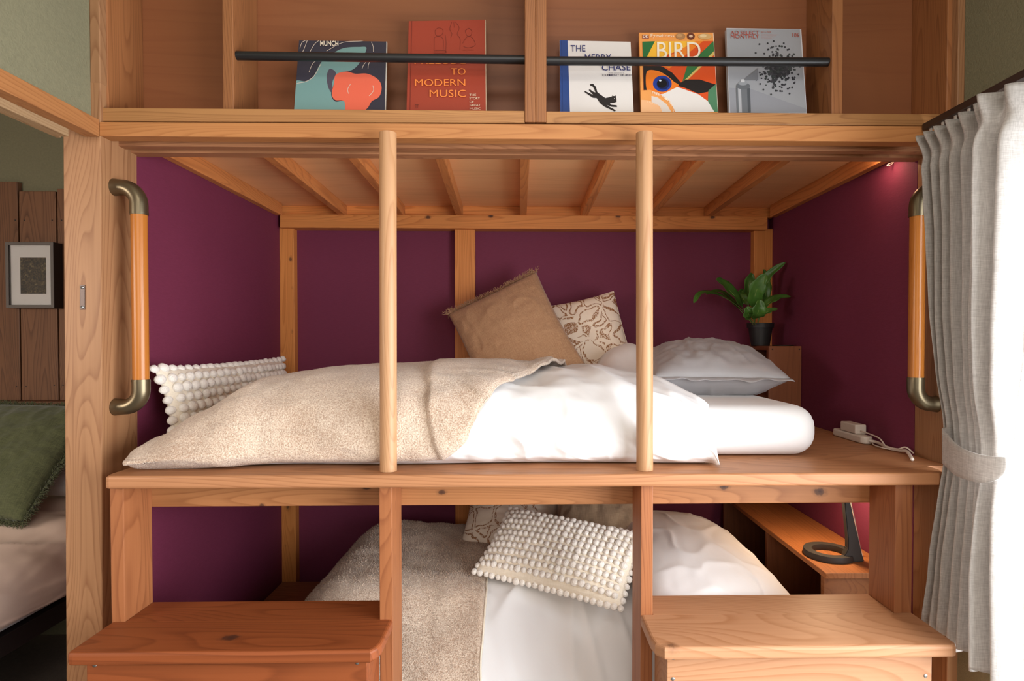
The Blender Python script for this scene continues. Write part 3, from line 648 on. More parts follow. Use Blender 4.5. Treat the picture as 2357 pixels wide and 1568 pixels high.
# ------------------------------------------------------------------ grab handles
def grab(lab, X, sgn, pz_t, pz_b, pxm, pxbar):
    yh = PX(pxm, 700, X).y; root = thing('grab_handle', lab, 'handle', (X, yh, P(pxbar, pz_b, yh).z), 'grab handles on the alcove posts')
    xb = P(pxbar, 700, yh).x; xt, xl_ = P(pxbar-1.0, pz_t, yh), P(pxbar+1.0, pz_b, yh)
    zt, zb_ = xt.z, xl_.z; a = abs(xb-X)
    obj('grip', tube([(xb, yh, zt), (xb, yh, zb_)], .0158, seg=32), M['handle'], root, smooth=True).modifiers.new('b', 'EDGE_SPLIT')
    for z, s in ((zt, 1), (zb_, -1)):
        rr = .036; pts = [Vector((xb, yh, z-s*.003)), Vector((xb, yh, z+s*.02))]
        for k in range(1, 9):
            t = k/8*math.pi/2; pts.append(Vector((xb-sgn*rr*(1-math.cos(t)), yh, z+s*(.02+rr*math.sin(t)))))
        pts.append(Vector((X+sgn*.001, yh, pts[-1].z)))
        rad = [.0176, .0176]+[.0176-.0012*k/8 for k in range(1, 9)]+[.0185]
        bm = tube(pts, rad, seg=28)
        obj('bracket', bm, M['bronze'], root, smooth=True, label='bronze metal elbow bracket').modifiers.new('b', 'EDGE_SPLIT')
        bm = tube([Vector((xb, yh, z+s*.0)), Vector((xb, yh, z+s*.0018))], .0182, seg=28)
        obj('collar', bm, M['bronze'], root, smooth=True).modifiers.new('b', 'EDGE_SPLIT')
grab('varnished grab handle with bronze ends on the left alcove post', XL, 1, 492, 877, 262, 322.5)
grab('varnished grab handle with bronze ends on the right alcove post beside the curtain', XR, -1, 496, 872, 2158, 2110)
# strike plate
sp = thing('strike_plate', 'small metal strike plate screwed to the left corner post', 'plate', P(189.5, 713, YF))
obj('plate', slab([(184.5, 713), (195, 713), (195, 656), (184.5, 656)], YF-.0015, YF+.0005, .0004), M['darkmetal'], sp)
for yy in (662, 707):
    q = P(189.7, yy, YF-.0016); bmS = lathe([(.0004, 0), (.0026, 0), (.003, .0012)], (0, 0, 0), seg=14); bmesh.ops.rotate(bmS, verts=bmS.verts, cent=(0, 0, 0), matrix=Matrix.Rotation(R(90), 3, 'X')); bmesh.ops.translate(bmS, verts=bmS.verts, vec=q)
    obj('screw', bmS, M['steel'], sp, smooth=True)
# ------------------------------------------------------------------ upper bedding
def at_surf(fn, off, u, v, e=.002):
    p = fn(u, v); a = fn(u+e, v)-fn(u-e, v); b = fn(u, v+e)-fn(u, v-e); nrm = a.cross(b)
    if nrm.length < 1e-12: return p
    nrm.normalize(); return p+nrm*off
# mattress
mx1 = P(1873, 1030, 1.39).x+.008
def rounded_slab(x0, x1, y0, y1, z0, z1, r, nx=30, seg=6):
    t = box(x0, x1, y0, y1, z0, z1, 0); bmesh.ops.bevel(t, geom=t.edges[:], offset=r, segments=seg, affect='EDGES', profile=.5); return t
MZ = ZP+.118
o = obj('mattress', rounded_slab(-.50, mx1, 1.365, 2.205, ZP+.002, MZ, .05), M['sheet'], smooth=True)
tag(o, 'thick white mattress on the upper platform, bare at its right end', 'mattress')
# duvet
ztab = [(-.83, .015), (-.78, .055), (-.70, .105), (-.60, .165), (-.45, .186), (-.25, .19), (0, .185), (.20, .19), (.33, .175), (.42, .135)]
def bed(X, s, grow=0.0):
    h = interp(ztab, X); yf = 1.288+.008*math.sin(X*9+1)-.038*sst(-.45, -.7, X)+.02*sst(-.78, -.86, X)
    hump = .085*math.exp(-((X-.30)/.13)**2)*sst(1.55, 1.95, 0) if 0 else 0
    yb = 2.18; zt = ZP+h
    cp = [(yf+.03, ZP+.003), (yf-.004, ZP+.022), (yf-.004, ZP+.35*h), (yf+.035, ZP+.72*h), (yf+.10, ZP+.93*h), (yf+.22, zt+.004), (yf+.40, zt+.002), (yf+.60, zt-.006), (yb-.08, zt-.012), (yb, zt-.05), (yb+.02, ZP+.02)]
    n = len(cp)-1; q = max(0, min(.9999, s))*n; i = int(q); t = q-i
    g = lambda k: Vector((cp[max(0, min(n, k))]+(0,)))
    a, b, c, d = g(i-1), g(i), g(i+1), g(i+2); p = .5*((2*b)+(c-a)*t+(2*a-5*b+4*c-d)*t*t+(3*b-a-3*c+d)*t**3)
    Y, Z = p.x, p.y
    k = sst(0, .25, s)
    Z += .088*1.22*math.exp(-((X-.385)/.13)**2-((Y-1.95)/.17)**2); Z -= .12*sst(1.72, 1.95, Y)*sst(-.28, -.15, X)*sst(.28, .15, X)
    nn = (.010*fbm(X*5+3, s*6, 1)+.004*fbm(X*14+s*10, s*4, 3))*(.45+.55*sst(-.35, 0, X))
    fr = sst(.0, .06, s)*sst(.62, .3, s)
    nn += (.3+.7*sst(-.4, 0, X))*.006*math.sin(X*46+6*nz(X*4, s*5)+s*10)*fr*(.3+.7*nz(X*3+9, s*2+4)**2*3)
    nn += .007*crease(X*5+.6*s*8, s*3.2-X*1.5, 4)*sst(-.25, 0, X)*sst(.0, .1, s)
    nn += .006*crease(X*11, s*9, 8)*sst(-.25, 0, X)*sst(.16, .03, s)+.012*max(0, nz(X*17, 3, 1))*sst(.2, .05, s)
    Z += nn*sst(.15, .45, s); Y -= nn*sst(.5, .2, s)*sst(0, .05, s)
    Z = max(Z, ZP+.002)
    return Vector((X, Y, Z))
XD1 = .43
def xd(s): return .410+.022*sst(.1, .5, s)
def duvet(u, v):
    X = -.79+(xd(v)+.79)*u
    # tuck the ends under
    e = sst(.985, 1, u)+sst(.015, 0, u)
    p = bed(X, v); p.z = ZP+.002+(p.z-ZP-.002)*(1-.0*e)
    if u > .965:
        q = (u-.965)/.035; p.z -= 0
        p.z = max(ZP+.003, p.z-(p.z-(MZ+.002 if p.y > 1.39 else ZP+.003))*(q**4)*.9)
    return p
bm = grid(duvet, 300, 150)
o = obj('duvet', bm, M['sheet'], smooth=True)
tag(o, 'rumpled white duvet spread over the upper bunk mattress', 'duvet')
# blanket
def xr_b(s): return interp([(0, -.175), (.08, -.165), (.2, -.115), (.32, -.065), (.42, 0), (.5, .07), (.6, .12), (.7, .14), (1, .14)], s)
def smin(X): return interp([(-.83, .0), (-.68, .0), (-.60, .03), (-.5, .07), (-.3, .078), (-.2, .085), (0, .10)], X)
def blanket(u, v, extra=0):
    vv = v; sm = .06
    s0 = smin(-.80+.65*u); s = s0+(.93-s0)*v; X = -.80+(xr_b(s)+.80)*u
    e = .003; p = bed(X, s); a = bed(X+e, s)-bed(X-e, s); b = bed(X, s+e)-bed(X, max(0, s-e)); nrm = a.cross(b).normalized()
    if s > .2 and nrm.z < 0: nrm = -nrm
    q = sst(.24, .14, s); nrm = (nrm*(1-q)+Vector((0, -1, .15))*q).normalized()
    fold = interp([(0, -.165), (.1, -.17), (.3, -.20), (.5, -.22), (1, -.2)], s)
    off = .012+.010*sst(fold-.006, fold+.003, X)*sst(.75, .5, s)+.002*nz(X*20, s*20, 5)
    off -= .004*max(sst(.98, 1, u), sst(.03, 0, v))
    return p+nrm*off
bm = grid(blanket, 300, 200)
bl = thing('throw_blanket', 'beige fleecy throw blanket draped over the left half of the upper bed', 'blanket', (-.3, 1.6, ZP))
o = obj('blanket_cloth', bm, M['terry'], bl, smooth=True); mo = o.modifiers.new('s', 'SOLIDIFY'); mo.thickness = .007; mo.offset = 0
def fuzz(fn, n, ln, bm=None, w=.0009):
    bm = bm or bmesh.new()
    for i in range(n):
        u, v = random.random(), random.random(); e = .004
        uu, vv = min(max(u, e), 1-e), min(max(v, e), 1-e)
        p = fn(uu, vv); a = (fn(uu+e, vv)-fn(uu-e, vv)); b = (fn(uu, vv+e)-fn(uu, vv-e)); nr = a.cross(b)
        if nr.length < 1e-12: continue
        nr.normalize()
        if (p-CAM).dot(nr) > 0: nr = -nr
        d = (nr+Vector((random.gauss(0, .5), random.gauss(0, .5), random.gauss(0, .5)))).normalized()*ln*random.uniform(.6, 1.2)
        t = d.cross(Vector((random.gauss(0, 1), random.gauss(0, 1), random.gauss(0, 1)))).normalized()*w
        vs = [bm.verts.new(q) for q in (p-t, p+t, p+d)]; bm.faces.new(vs)
    return bm
obj('pile', fuzz(blanket, 60000, .005), M['terry'], bl, normals=False)['kind'] = 'stuff'
# ------------------------------------------------------------------ cushions
def cushion_frame(BL, BR, TL):
    ex = (BR-BL); w_ = ex.length; ex.normalize(); ez = TL-BL; ez -= ex*ez.dot(ex); h_ = ez.length; ez.normalize(); ey = ez.cross(ex)
    if ey.dot(CAM-BL) > 0: ey = -ey     # ey points away from the viewer
    return ex, ey, ez, w_, h_
class Cushion:
    def __init__(s, name, label, cat, BL, BR, TL, T, mat, pinch=.10, power=.42, group=None, wr=.004, cloth='cover', seed=0, N=70, sag=0, cr=0.0):
        s.ex, s.ey, s.ez, s.w, s.h = cushion_frame(BL, BR, TL); s.c = BL+s.ex*s.w/2+s.ez*s.h/2; s.T = T; s.pinch = pinch; s.power = power; s.wr = wr; s.seed = seed; s.cr = cr
        s.root = thing(name, label, cat, (0, 0, 0), group)
        base = s.c-s.ez*s.h/2; s.root.location = base
        m3 = Matrix((s.ex, s.ey, s.ez)).transposed(); s.root.rotation_euler = m3.to_euler(); s.m3 = m3; s.base = base
        bm = bmesh.new()
        F = [[bm.verts.new(s.loc(-1+2*i/N, -1+2*j/N, -1)) for j in range(N+1)] for i in range(N+1)]
        B = [[F[i][j] if i in (0, N) or j in (0, N) else bm.verts.new(s.loc(-1+2*i/N, -1+2*j/N, 1)) for j in range(N+1)] for i in range(N+1)]
        for i in range(N):
            for j in range(N):
                bm.faces.new((F[i][j], F[i+1][j], F[i+1][j+1], F[i][j+1])); bm.faces.new((B[i][j+1], B[i+1][j+1], B[i+1][j], B[i][j]))
        s.add(cloth, bm, mat, True)
    def add(s, name, bm, mat, smooth=False, label=None):
        bmesh.ops.recalc_face_normals(bm, faces=bm.faces)
        me = bpy.data.meshes.new(name); bm.to_mesh(me); bm.free()
        for m in (mat if isinstance(mat, list) else [mat]): me.materials.append(m)
        if smooth: me.polygons.foreach_set('use_smooth', [True]*len(me.polygons))
        o = link(bpy.data.objects.new(name, me)); o.parent = s.root
        if label: o['label'] = label
        return o
    def loc(s, u, v, side):
        """cushion-local point: x across, y through, z up from the lower edge"""
        a = 1-s.pinch*(1-v*v)*abs(u)**2; b = 1-s.pinch*(1-u*u)*abs(v)**2
        x = u*s.w/2*a; z = v*s.h/2*b
        g = max(0, (1-u*u)*(1-v*v)); th = s.T/2*g**s.power
        k = min(1, g*4)
        wv = s.wr*(fbm(u*3+s.seed*7, v*3, side)+.8*nz(u*2+v*7+s.seed, v*2-u*5, side*3+s.seed))*k
        if s.cr: wv += s.cr*crease(u*2.2+v*1.2+s.seed, v*1.6-u, side, 4)*k
        return Vector((x, side*(th+wv), z+s.h/2))
    def world(s, p): return s.base+s.m3@p
def fringe(cu, sides, ln, n, mat, wd=.0011):
    bm = bmesh.new()
    for sd in sides:
        for i in range(n):
            t = -1+2*(i+random.random())/n
            u, v, d = {'T': (t, 1, Vector((0, 0, 1))), 'B': (t, -1, Vector((0, 0, -1))), 'L': (-1, t, Vector((-1, 0, 0))), 'R': (1, t, Vector((1, 0, 0)))}[sd]
            p = cu.loc(u, v, -1); q = [p]
            dd = (d+Vector((random.gauss(0, .35), random.gauss(0, .35), random.gauss(0, .35)))).normalized()
            for k in range(3):
                dd = (dd+Vector((random.gauss(0, .5), random.gauss(0, .4), random.gauss(0, .5)))).normalized(); q.append(q[-1]+dd*ln/3)
            tube(q, [wd, wd*.9, wd*.8, wd*.4], bm, seg=4)
    cu.add('fringe', bm, mat)
def tufts(cu, nc, nr, rx, rz, ry):
    bm = bmesh.new(); src = bmesh.new(); bmesh.ops.create_icosphere(src, subdivisions=2, radius=1); V = [v.co.copy() for v in src.verts]; Fc = [[v.index for v in f.verts] for f in src.faces]; src.free()
    for i in range(nc):
        for j in range(nr):
            u = -1+2*i/(nc-1); v = -1+2*j/(nr-1); u = max(-1, min(1, u)); v = max(-1, min(1, v))
            p = cu.loc(u, v, -1); e = .02; uu, vv = max(-.97, min(.97, u)), max(-.97, min(.97, v)); a = cu.loc(uu+e, vv, -1)-cu.loc(uu-e, vv, -1); b = cu.loc(uu, vv+e, -1)-cu.loc(uu, vv-e, -1)
            a.normalize(); nr_ = a.cross(b).normalized(); b = nr_.cross(a)
            if nr_.y > 0: nr_ = -nr_
            k = random.uniform(.85, 1.12); j0 = Vector((random.gauss(0, .0006), 0, random.gauss(0, .0006)))
            vs = []
            for c in V:
                q = 1+.12*noise.noise(c*2.2+Vector((i*3.1, j*1.7, 0)))
                vs.append(bm.verts.new(p+j0+(a*c.x*rx+b*c.y*rz+nr_*(c.z*ry+ry*.35))*k*q))
            for f in Fc: bm.faces.new([vs[x] for x in f])
    o = cu.add('tufts', bm, M['tuft'], True, label='rows of raised white tufts'); o['kind'] = 'stuff'
def piping(cu, mat, r=.0022):
    pts = []
    n = 24
    for sd in range(4):
        for i in range(n):
            t = -1+2*i/n; u, v = [(t, -1), (1, t), (-t, 1), (-1, -t)][sd]; pts.append(cu.loc(u, v, -1))
    pts.append(pts[0]); cu.add('piping', tube(pts, r, seg=6, cap=False), mat, True)
# brown linen cushion, upper
Yc = 2.02
cu = Cushion('throw_cushion', 'brown linen cushion with frayed edge leaning on the back wall of the upper bunk', 'cushion', P(1128, 945, 1.93), P(1347, 838, 1.93), P(1036, 722, 2.10), .12, M['linen'], pinch=.05, seed=1, wr=.003, cr=.003)
def skew_to(cu, TR):
    pass
fringe(cu, 'T', .024, 520, M['linen']); fringe(cu, 'B', .012, 200, M['linen'])
cu = Cushion('throw_cushion', 'cream cushion with brown dotted lines beside the brown linen cushion on the upper bunk', 'cushion', P(1312, 905, 2.06), P(1468, 868, 2.06), P(1268, 705, 2.15), .10, M['dotted'], pinch=.04, seed=3, wr=.002)
piping(cu, M['dotted'])
# grey satin pillow
cu = Cushion('pillow', 'grey satin pillow lying on the bare mattress of the upper bunk', 'pillow', Vector((P(1490, 905, 1.70).x, 1.62, MZ+.052)), Vector((P(1800, 880, 1.66).x, 1.60, MZ+.048)), Vector((P(1490, 905, 1.70).x+.01, 2.02, MZ+.085)), .175, M['satin'], pinch=.03, power=.5, seed=5, wr=.006, cr=.005)
def flange(cu, mat, ln=.022):
    bm = bmesh.new(); n = 90
    rows = []
    for i in range(n+1):
        t = -1+2*i/n; p = cu.loc(t, -1, -1); q = p+Vector((0, .012*nz(t*4, 2)+.004, -ln*(1+.35*nz(t*6, 1)))); rows.append((bm.verts.new(p+Vector((0, 0, .004))), bm.verts.new((p+q)/2), bm.verts.new(q)))
    for a, b in zip(rows, rows[1:]):
        for k in range(2): bm.faces.new((a[k], b[k], b[k+1], a[k+1]))
    o = cu.add('flange', bm, mat, True); o.modifiers.new('s', 'SOLIDIFY').thickness = .002
flange(cu, M['satin'])
# tufted lumbar cushion along the left wall, upper
BLp = PX(328, 1016, XL+.05); TLp = PX(343, 856, XL+.03); BRp = PX(655, 925, XL+.06)
cu = Cushion('tufted_cushion', 'long white tufted cushion against the left purple wall of the upper bunk', 'cushion', Vector((XL+.085, 1.385, ZP+.012)), Vector((XL+.085, 2.12, ZP+.012)), Vector((XL+.045, 1.385, PX(343, 852, XL+.05).z)), .06, M['tuftbase'], pinch=.07, seed=4, wr=.002)
tufts(cu, 22, 9, .0150, .0115, .0085)
# ------------------------------------------------------------------ crate + plant + tray
XC0, YC0 = P(1769, 850, 1.975).x, 1.975
ZCt = P(1800, 797, 1.975).z
cr = thing('wooden_crate', 'upright brown wooden crate in the right back corner of the upper platform', 'crate', ((XC0+XR)/2, 2.1, ZP))
x1c = XR-.001
for nm, bb in (('side_board', (XC0, x1c, YC0, YC0+.014, ZP+.001, ZCt)), ('side_board', (XC0, x1c, YB-.05, YB-.037, ZP+.001, ZCt)), ('top_board', (XC0, x1c, YC0+.0145, YB-.0505, ZCt-.014, ZCt-.0002)),
               ('shelf_board', (XC0+.002, x1c, YC0+.0145, YB-.0505, ZP+.075, ZP+.085)), ('back_board', (x1c-.012, x1c, YC0+.0145, YB-.0505, ZP+.086, ZCt-.0145)), ('cleat', (XC0+.004, XC0+.016, YC0+.0145, YC0+.03, ZP+.086, ZCt-.0145))):
    obj(nm, box(*bb), M['crateX'], cr)
for sx in (1778, 1840):
    q = P(sx, 804, YC0-.0006); bmS = lathe([(.0004, 0), (.0022, 0), (.0022, .001)], (0, 0, 0), seg=12); bmesh.ops.rotate(bmS, verts=bmS.verts, cent=(0, 0, 0), matrix=Matrix.Rotation(R(90), 3, 'X')); bmesh.ops.translate(bmS, verts=bmS.verts, vec=q)
    obj('screw', bmS, M['black'], cr)
yp_ = 2.10; pc = P(1742, 790, yp_); pc.x += 0.012
pl = thing('potted_plant', 'leafy green plant in a black plastic pot standing on the crate', 'plant', (pc.x, yp_, ZCt))
ph = P(1742, 744, yp_).z-ZCt
obj('pot', lathe([(.028, .0), (.031, .001), (.040, ph*.80), (.0445, ph*.80), (.0455, ph), (.042, ph), (.040, ph*.88)], (pc.x, yp_, ZCt), seg=36), M['pot'], pl, smooth=True).modifiers.new('b', 'EDGE_SPLIT')
obj('soil', lathe([(.001, ph*.7), (.0405, ph*.82), (.0405, ph*.86), (.001, ph*.88)], (pc.x, yp_, ZCt), seg=24), M['soil'], pl, smooth=True)
def leaf(pxpts, ys, wmax, tilt, wav=.12):
    pts = [P(x, y, Y) for (x, y), Y in zip(pxpts, ys)]; C = catmull(pts, 8); n = len(C); bm = bmesh.new(); rows = []
    for i, p in enumerate(C):
        t = (C[min(i+1, n-1)]-C[max(i-1, 0)]).normalized(); f = i/(n-1)
        sd = t.cross(Vector(tilt)).normalized(); nr = sd.cross(t)
        ww = wmax*(math.sin(math.pi*min(1, max(0, (f-.28)/.72))**.8)**.75 if f > .28 else 0)+.0012
        row = []
        for k in range(-3, 4):
            q = k/3; rr = ww*(1+wav*math.sin(f*26+k)*(abs(q) > .9))
            row.append(bm.verts.new(p+sd*q*rr+nr*(abs(q)**1.5*ww*.35+.08*ww*math.sin(f*20+q*3))))
        rows.append(row)
    for a, b in zip(rows, rows[1:]):
        for k in range(6): bm.faces.new((a[k], a[k+1], b[k+1], b[k]))
    o = obj('leaf', bm, M['leaf'], pl, smooth=True); o.modifiers.new('s', 'SOLIDIFY').thickness = .0006
    rb = tube([p-(Vector(tilt).normalized()*.0003) for p in C], [max(.0004, .0015*(1-i/n)) for i in range(n)], seg=5); r = obj('rib', rb, M['stem'], o, smooth=True)
bx, by = 1738, 748
V1 = (0, -1, .4)
leaf([(bx, by), (1712, 712), (1690, 680), (1665, 655), (1648, 643)], (2.10, 2.08, 2.05, 2.02, 2.0), .020, (.3, -1, .5))
leaf([(bx-2, by), (1705, 710), (1660, 682), (1615, 675), (1597, 698)], (2.10, 2.1, 2.08, 2.05, 2.03), .013, (0, -.5, 1))
leaf([(bx-3, by), (1706, 716), (1680, 690), (1655, 672), (1625, 678)], (2.12, 2.13, 2.14, 2.14, 2.12), .014, (0, -.6, 1))
leaf([(bx+6, by), (1748, 700), (1752, 660), (1770, 632), (1808, 604)], (2.10, 2.08, 2.1, 2.1, 2.08), .016, (-.3, -1, .3))
leaf([(bx, by), (1735, 712), (1738, 680), (1750, 650), (1764, 632)], (2.08, 2.02, 1.99, 1.97, 1.96), .024, (-.2, -1, .2))
leaf([(bx+6, by), (1752, 720), (1766, 700), (1790, 686), (1820, 683)], (2.09, 2.05, 2.03, 2.02, 2.02), .015, (-.4, -.7, .8))
leaf([(bx+4, by), (1750, 728), (1762, 720), (1776, 714), (1790, 712)], (2.08, 2.04, 2.02, 2.01, 2.0), .010, (0, -1, .8))
leaf([(bx-4, by), (1726, 735), (1724, 725), (1722, 716), (1720, 706)], (2.07, 2.02, 2.0, 1.99, 1.99), .019, (-.2, -1, .2))
leaf([(bx, by), (1738, 735), (1744, 722), (1748, 705), (1750, 690)], (2.06, 2.01, 1.98, 1.97, 1.97), .022, (0, -1, .1))
leaf([(bx, by), (1728, 700), (1722, 670), (1728, 640), (1735, 632)], (2.14, 2.16, 2.18, 2.19, 2.19), .018, (0, -1, .1))
leaf([(bx, by), (1724, 706), (1712, 690), (1706, 675), (1712, 668)], (2.13, 2.14, 2.15, 2.16, 2.17), .015, (0, -1, .1))
leaf([(bx+4, by), (1756, 700), (1762, 680), (1764, 650), (1758, 620)], (2.14, 2.16, 2.17, 2.17, 2.17), .016, (.2, -1, .1))
q = P(1785, 794, 2.06); o = obj('small_tray', lathe([(.032, 0), (.034, .001), (.034, .004), (.032, .004), (.031, .002), (.001, .002)], (q.x+.012, 2.03, ZCt), seg=32), M['frame_dark'], smooth=True); tag(o, 'small flat dark dish on the crate beside the plant pot', 'dish')
# ------------------------------------------------------------------ power strip, adapter, cables
a = PZ(1935, 1000, ZP+.008); b_ = PZ(1985, 1020, ZP+.008)
def capsule(p, q, wd, ht):
    d = (q-p).normalized(); s_ = Vector((-d.y, d.x, 0)); pts = []
    for k in range(13): t = math.pi/2+math.pi*k/12; pts.append(p+(d*math.cos(t)+s_*math.sin(t))*wd)
    for k in range(13): t = -math.pi/2+math.pi*k/12; pts.append(q+(d*math.cos(t)+s_*math.sin(t))*wd)
    bm = bmesh.new(); lo = [bm.verts.new(v-Vector((0, 0, ht/2))) for v in pts]; hi = [bm.verts.new(v+Vector((0, 0, ht/2))) for v in pts]; bm.faces.new(hi); bm.faces.new(lo[::-1]); n = len(pts)
    for i in range(n): bm.faces.new((lo[i], lo[(i+1) % n], hi[(i+1) % n], hi[i]))
    bmesh.ops.recalc_face_normals(bm, faces=bm.faces); bmesh.ops.bevel(bm, geom=[e for e in bm.edges if abs(e.verts[0].co.z-e.verts[1].co.z) < 1e-6], offset=.005, segments=3, affect='EDGES', profile=.5); return bm
XS = XR-.022
a, b_ = Vector((XS, PX(1932, 1000, XS).y, ZP+.0105)), Vector((XS, PX(1992, 1020, XS).y, ZP+.0105))
ps = thing('power_strip', 'white power strip on the platform by the right purple wall', 'power strip', (a+b_)/2-Vector((0, 0, .0105)))
obj('strip_body', capsule(a, b_, .016, .020), M['plastic'], ps, smooth=False)
cab = catmull([b_+Vector((0, -.016, 0)), PZ(2020, 1019, ZP+.008), PZ(2045, 1031, ZP+.006), PZ(2072, 1037, ZP+.006), PZ(2088, 1040, ZP+.01), PZ(2100, 1058, ZP+.006)], 8)
cab = [Vector((min(p.x, XR-.006), p.y, max(p.z, ZP+.005))) for p in cab]
obj('cord', tube(cab, .0038, seg=8), M['plastic'], ps, smooth=True)
ym = (a.y+b_.y)/2
ad = thing('power_adapter', 'small white block adapter plugged into the power strip', 'adapter', (XS, ym-.01, ZP+.021))
t = box(XS-.014, XS+.016, ym-.042, ym+.035, ZP+.0215, ZP+.046, .003); obj('adapter_body', t, M['plastic'], ad)
c2 = catmull([Vector((XS, ym-.043, ZP+.03)), PX(2022, 1008, XS), PX(2040, 1028, XS)*1, PZ(2065, 1034, ZP+.01), PZ(2085, 1030, ZP+.018), PX(2103, 1044, XR-.008)], 8)
c2 = [Vector((min(p.x, XR-.003), p.y, max(p.z, ZP+.003))) for p in c2]
obj('cord', tube(c2, .0018, seg=8), M['plastic'], ad, smooth=True)
c3 = [Vector((min(p.x, XR-.003), p.y, max(p.z, ZP+.0045))) for p in catmull([PZ(2025, 1023, ZP+.004), PZ(2008, 1020, ZP+.003), PZ(2012, 1026, ZP+.003), PZ(2030, 1032, ZP+.003), PZ(2050, 1036, ZP+.003)], 8)]
obj('cord_loop', tube(c3, .0016, seg=8), M['plastic'], ad, smooth=True)
# cord hook under the head beam in the right corner
hk = catmull([P(2060, 366, 1.49), P(2056, 373, 1.49), P(2047, 377, 1.49), P(2042, 380, 1.49), P(2044, 382, 1.49), P(2050, 380, 1.49), P(2062, 370, 1.49), P(2066, 362, 1.49)], 6)
o = obj('lamp_cord', tube(hk, .0011, seg=8), M['plastic'], smooth=True); tag(o, 'white loop of cord hanging in the top right corner of the alcove', 'cord')
# ------------------------------------------------------------------ lower bed
YLF = 1.345
LZ = ZC-.640
o = obj('mattress', rounded_slab(-.50, .52, 1.56, 2.15, ZL+.002, LZ-.07, .03), M['sheet'], smooth=True)
tag(o, 'white mattress under the bedding of the lower bunk', 'mattress')
xl_l = -.655
def lowbed(X, Y):
    z = LZ+.012*fbm(X*4, Y*4, 2)+.007*fbm(X*9+Y*5, Y*8, 4)+.004*math.sin(X*50+5*nz(X*3, Y*3))*sst(1.75, 1.4, Y)*(.4+nz(X*5, Y*2, 7))+.02*math.exp(-((X+.38)/.15)**2-((Y-2.0)/.2)**2)+.011*crease(X*5, Y*2.5, 6, 4)*sst(-.12, 0, X)+.006*crease(X*9+Y*3, Y*3, 16, 4)*sst(-.12, 0, X)
    z -= (LZ-ZL)*.92*(1-sst(xl_l-.02, xl_l+.19, X)**.6)
    z -= .19*sst(2.02, 2.22, Y)**2
    z -= .236*sst(1.64, 1.28, Y)**1.5
    return Vector((X, Y, max(z, ZL+.003)))
def lowduvet(u, v): return lowbed(xl_l+(.54-xl_l)*u, 1.335+(2.215-1.335)*v)
bm = grid(lowduvet, 200, 160); o = obj('duvet', bm, M['sheet'], smooth=True); o.modifiers.new('s', 'SOLIDIFY').thickness = .003
tag(o, 'cream white duvet spread over the lower bunk', 'duvet')
def lowblanket(u, v):
    Y = 1.335+(2.17-1.335)*v; xr_ = -.095+.012*nz(Y*6, 2)+.02*sst(1.9, 2.1, Y); X = xl_l+.02+(xr_-xl_l-.02)*u; p = lowbed(X, Y)
    k = 1-.85*max(sst(.985, 1, u), sst(.985, 1, v)); p.z += .011*k+.003*nz(X*14, Y*14, 9)
    e = .01; s_ = (lowbed(X+e, Y).z-lowbed(X-e, Y).z)/(2*e); p.x -= .010*min(1.5, max(0, s_)); sy = (lowbed(X, Y+e).z-lowbed(X, Y-e).z)/(2*e); p.y -= .010*min(1.5, max(-.5, sy)); return p
lb = thing('throw_blanket', 'greyish beige fleecy throw blanket covering the left half of the lower bed', 'blanket', (-.4, 1.7, ZL))
o = obj('blanket_cloth', grid(lowblanket, 180, 180), M['terry'], lb, smooth=True); o.modifiers.new('s', 'SOLIDIFY').thickness = .003
hem = [lowblanket(1, i/60)+Vector((.001, 0, .002)) for i in range(61)]; obj('hem', tube(hem, .0028, seg=6), M['tuftbase'], lb, smooth=True)
obj('pile', fuzz(lowblanket, 40000, .0045), M['terry'], lb, normals=False)['kind'] = 'stuff'
# lower cushions
cu = Cushion('throw_cushion', 'cream cushion with brown dotted lines behind the tufted cushion on the lower bunk', 'cushion', P(1055, 1270, 1.93), P(1275, 1292, 1.86), P(1110, 1130, 2.06), .12, M['dotted'], pinch=.04, seed=6, wr=.003)
piping(cu, M['dotted'])
cu = Cushion('throw_cushion', 'taupe linen cushion with frayed edge behind the tufted cushion on the lower bunk', 'cushion', P(1275, 1350, 1.66), P(1505, 1350, 1.63), P(1320, 1105, 1.98), .12, M['linen_light'], pinch=.03, seed=8, wr=.005)
fringe(cu, 'RB', .012, 300, M['linen_light'])
cu = Cushion('tufted_cushion', 'white tufted cushion lying slanted at the centre of the lower bunk', 'cushion', P(1093, 1316, 1.60), P(1430, 1402, 1.42), P(1155, 1168, 1.78), .085, M['tuftbase'], pinch=.035, seed=2, wr=.002)
tufts(cu, 24, 12, .0090, .0088, .0070)
# long white pillow at the right
xa_, xb_ = P(1500, 1300, 1.55).x, PX(1745, 1290, .62).x
cu = Cushion('pillow', 'plump white pillow on the right end of the lower bunk beside the lamp ledge', 'pillow', Vector((.655, 1.31, LZ+.0)), Vector((.625, 1.98, LZ+.035)), Vector((.29, 1.33, LZ+.04)), .175, M['sheet'], pinch=.03, power=.46, seed=9, cr=.004, wr=.0012, N=90); flange(cu, M['sheet'], .02)
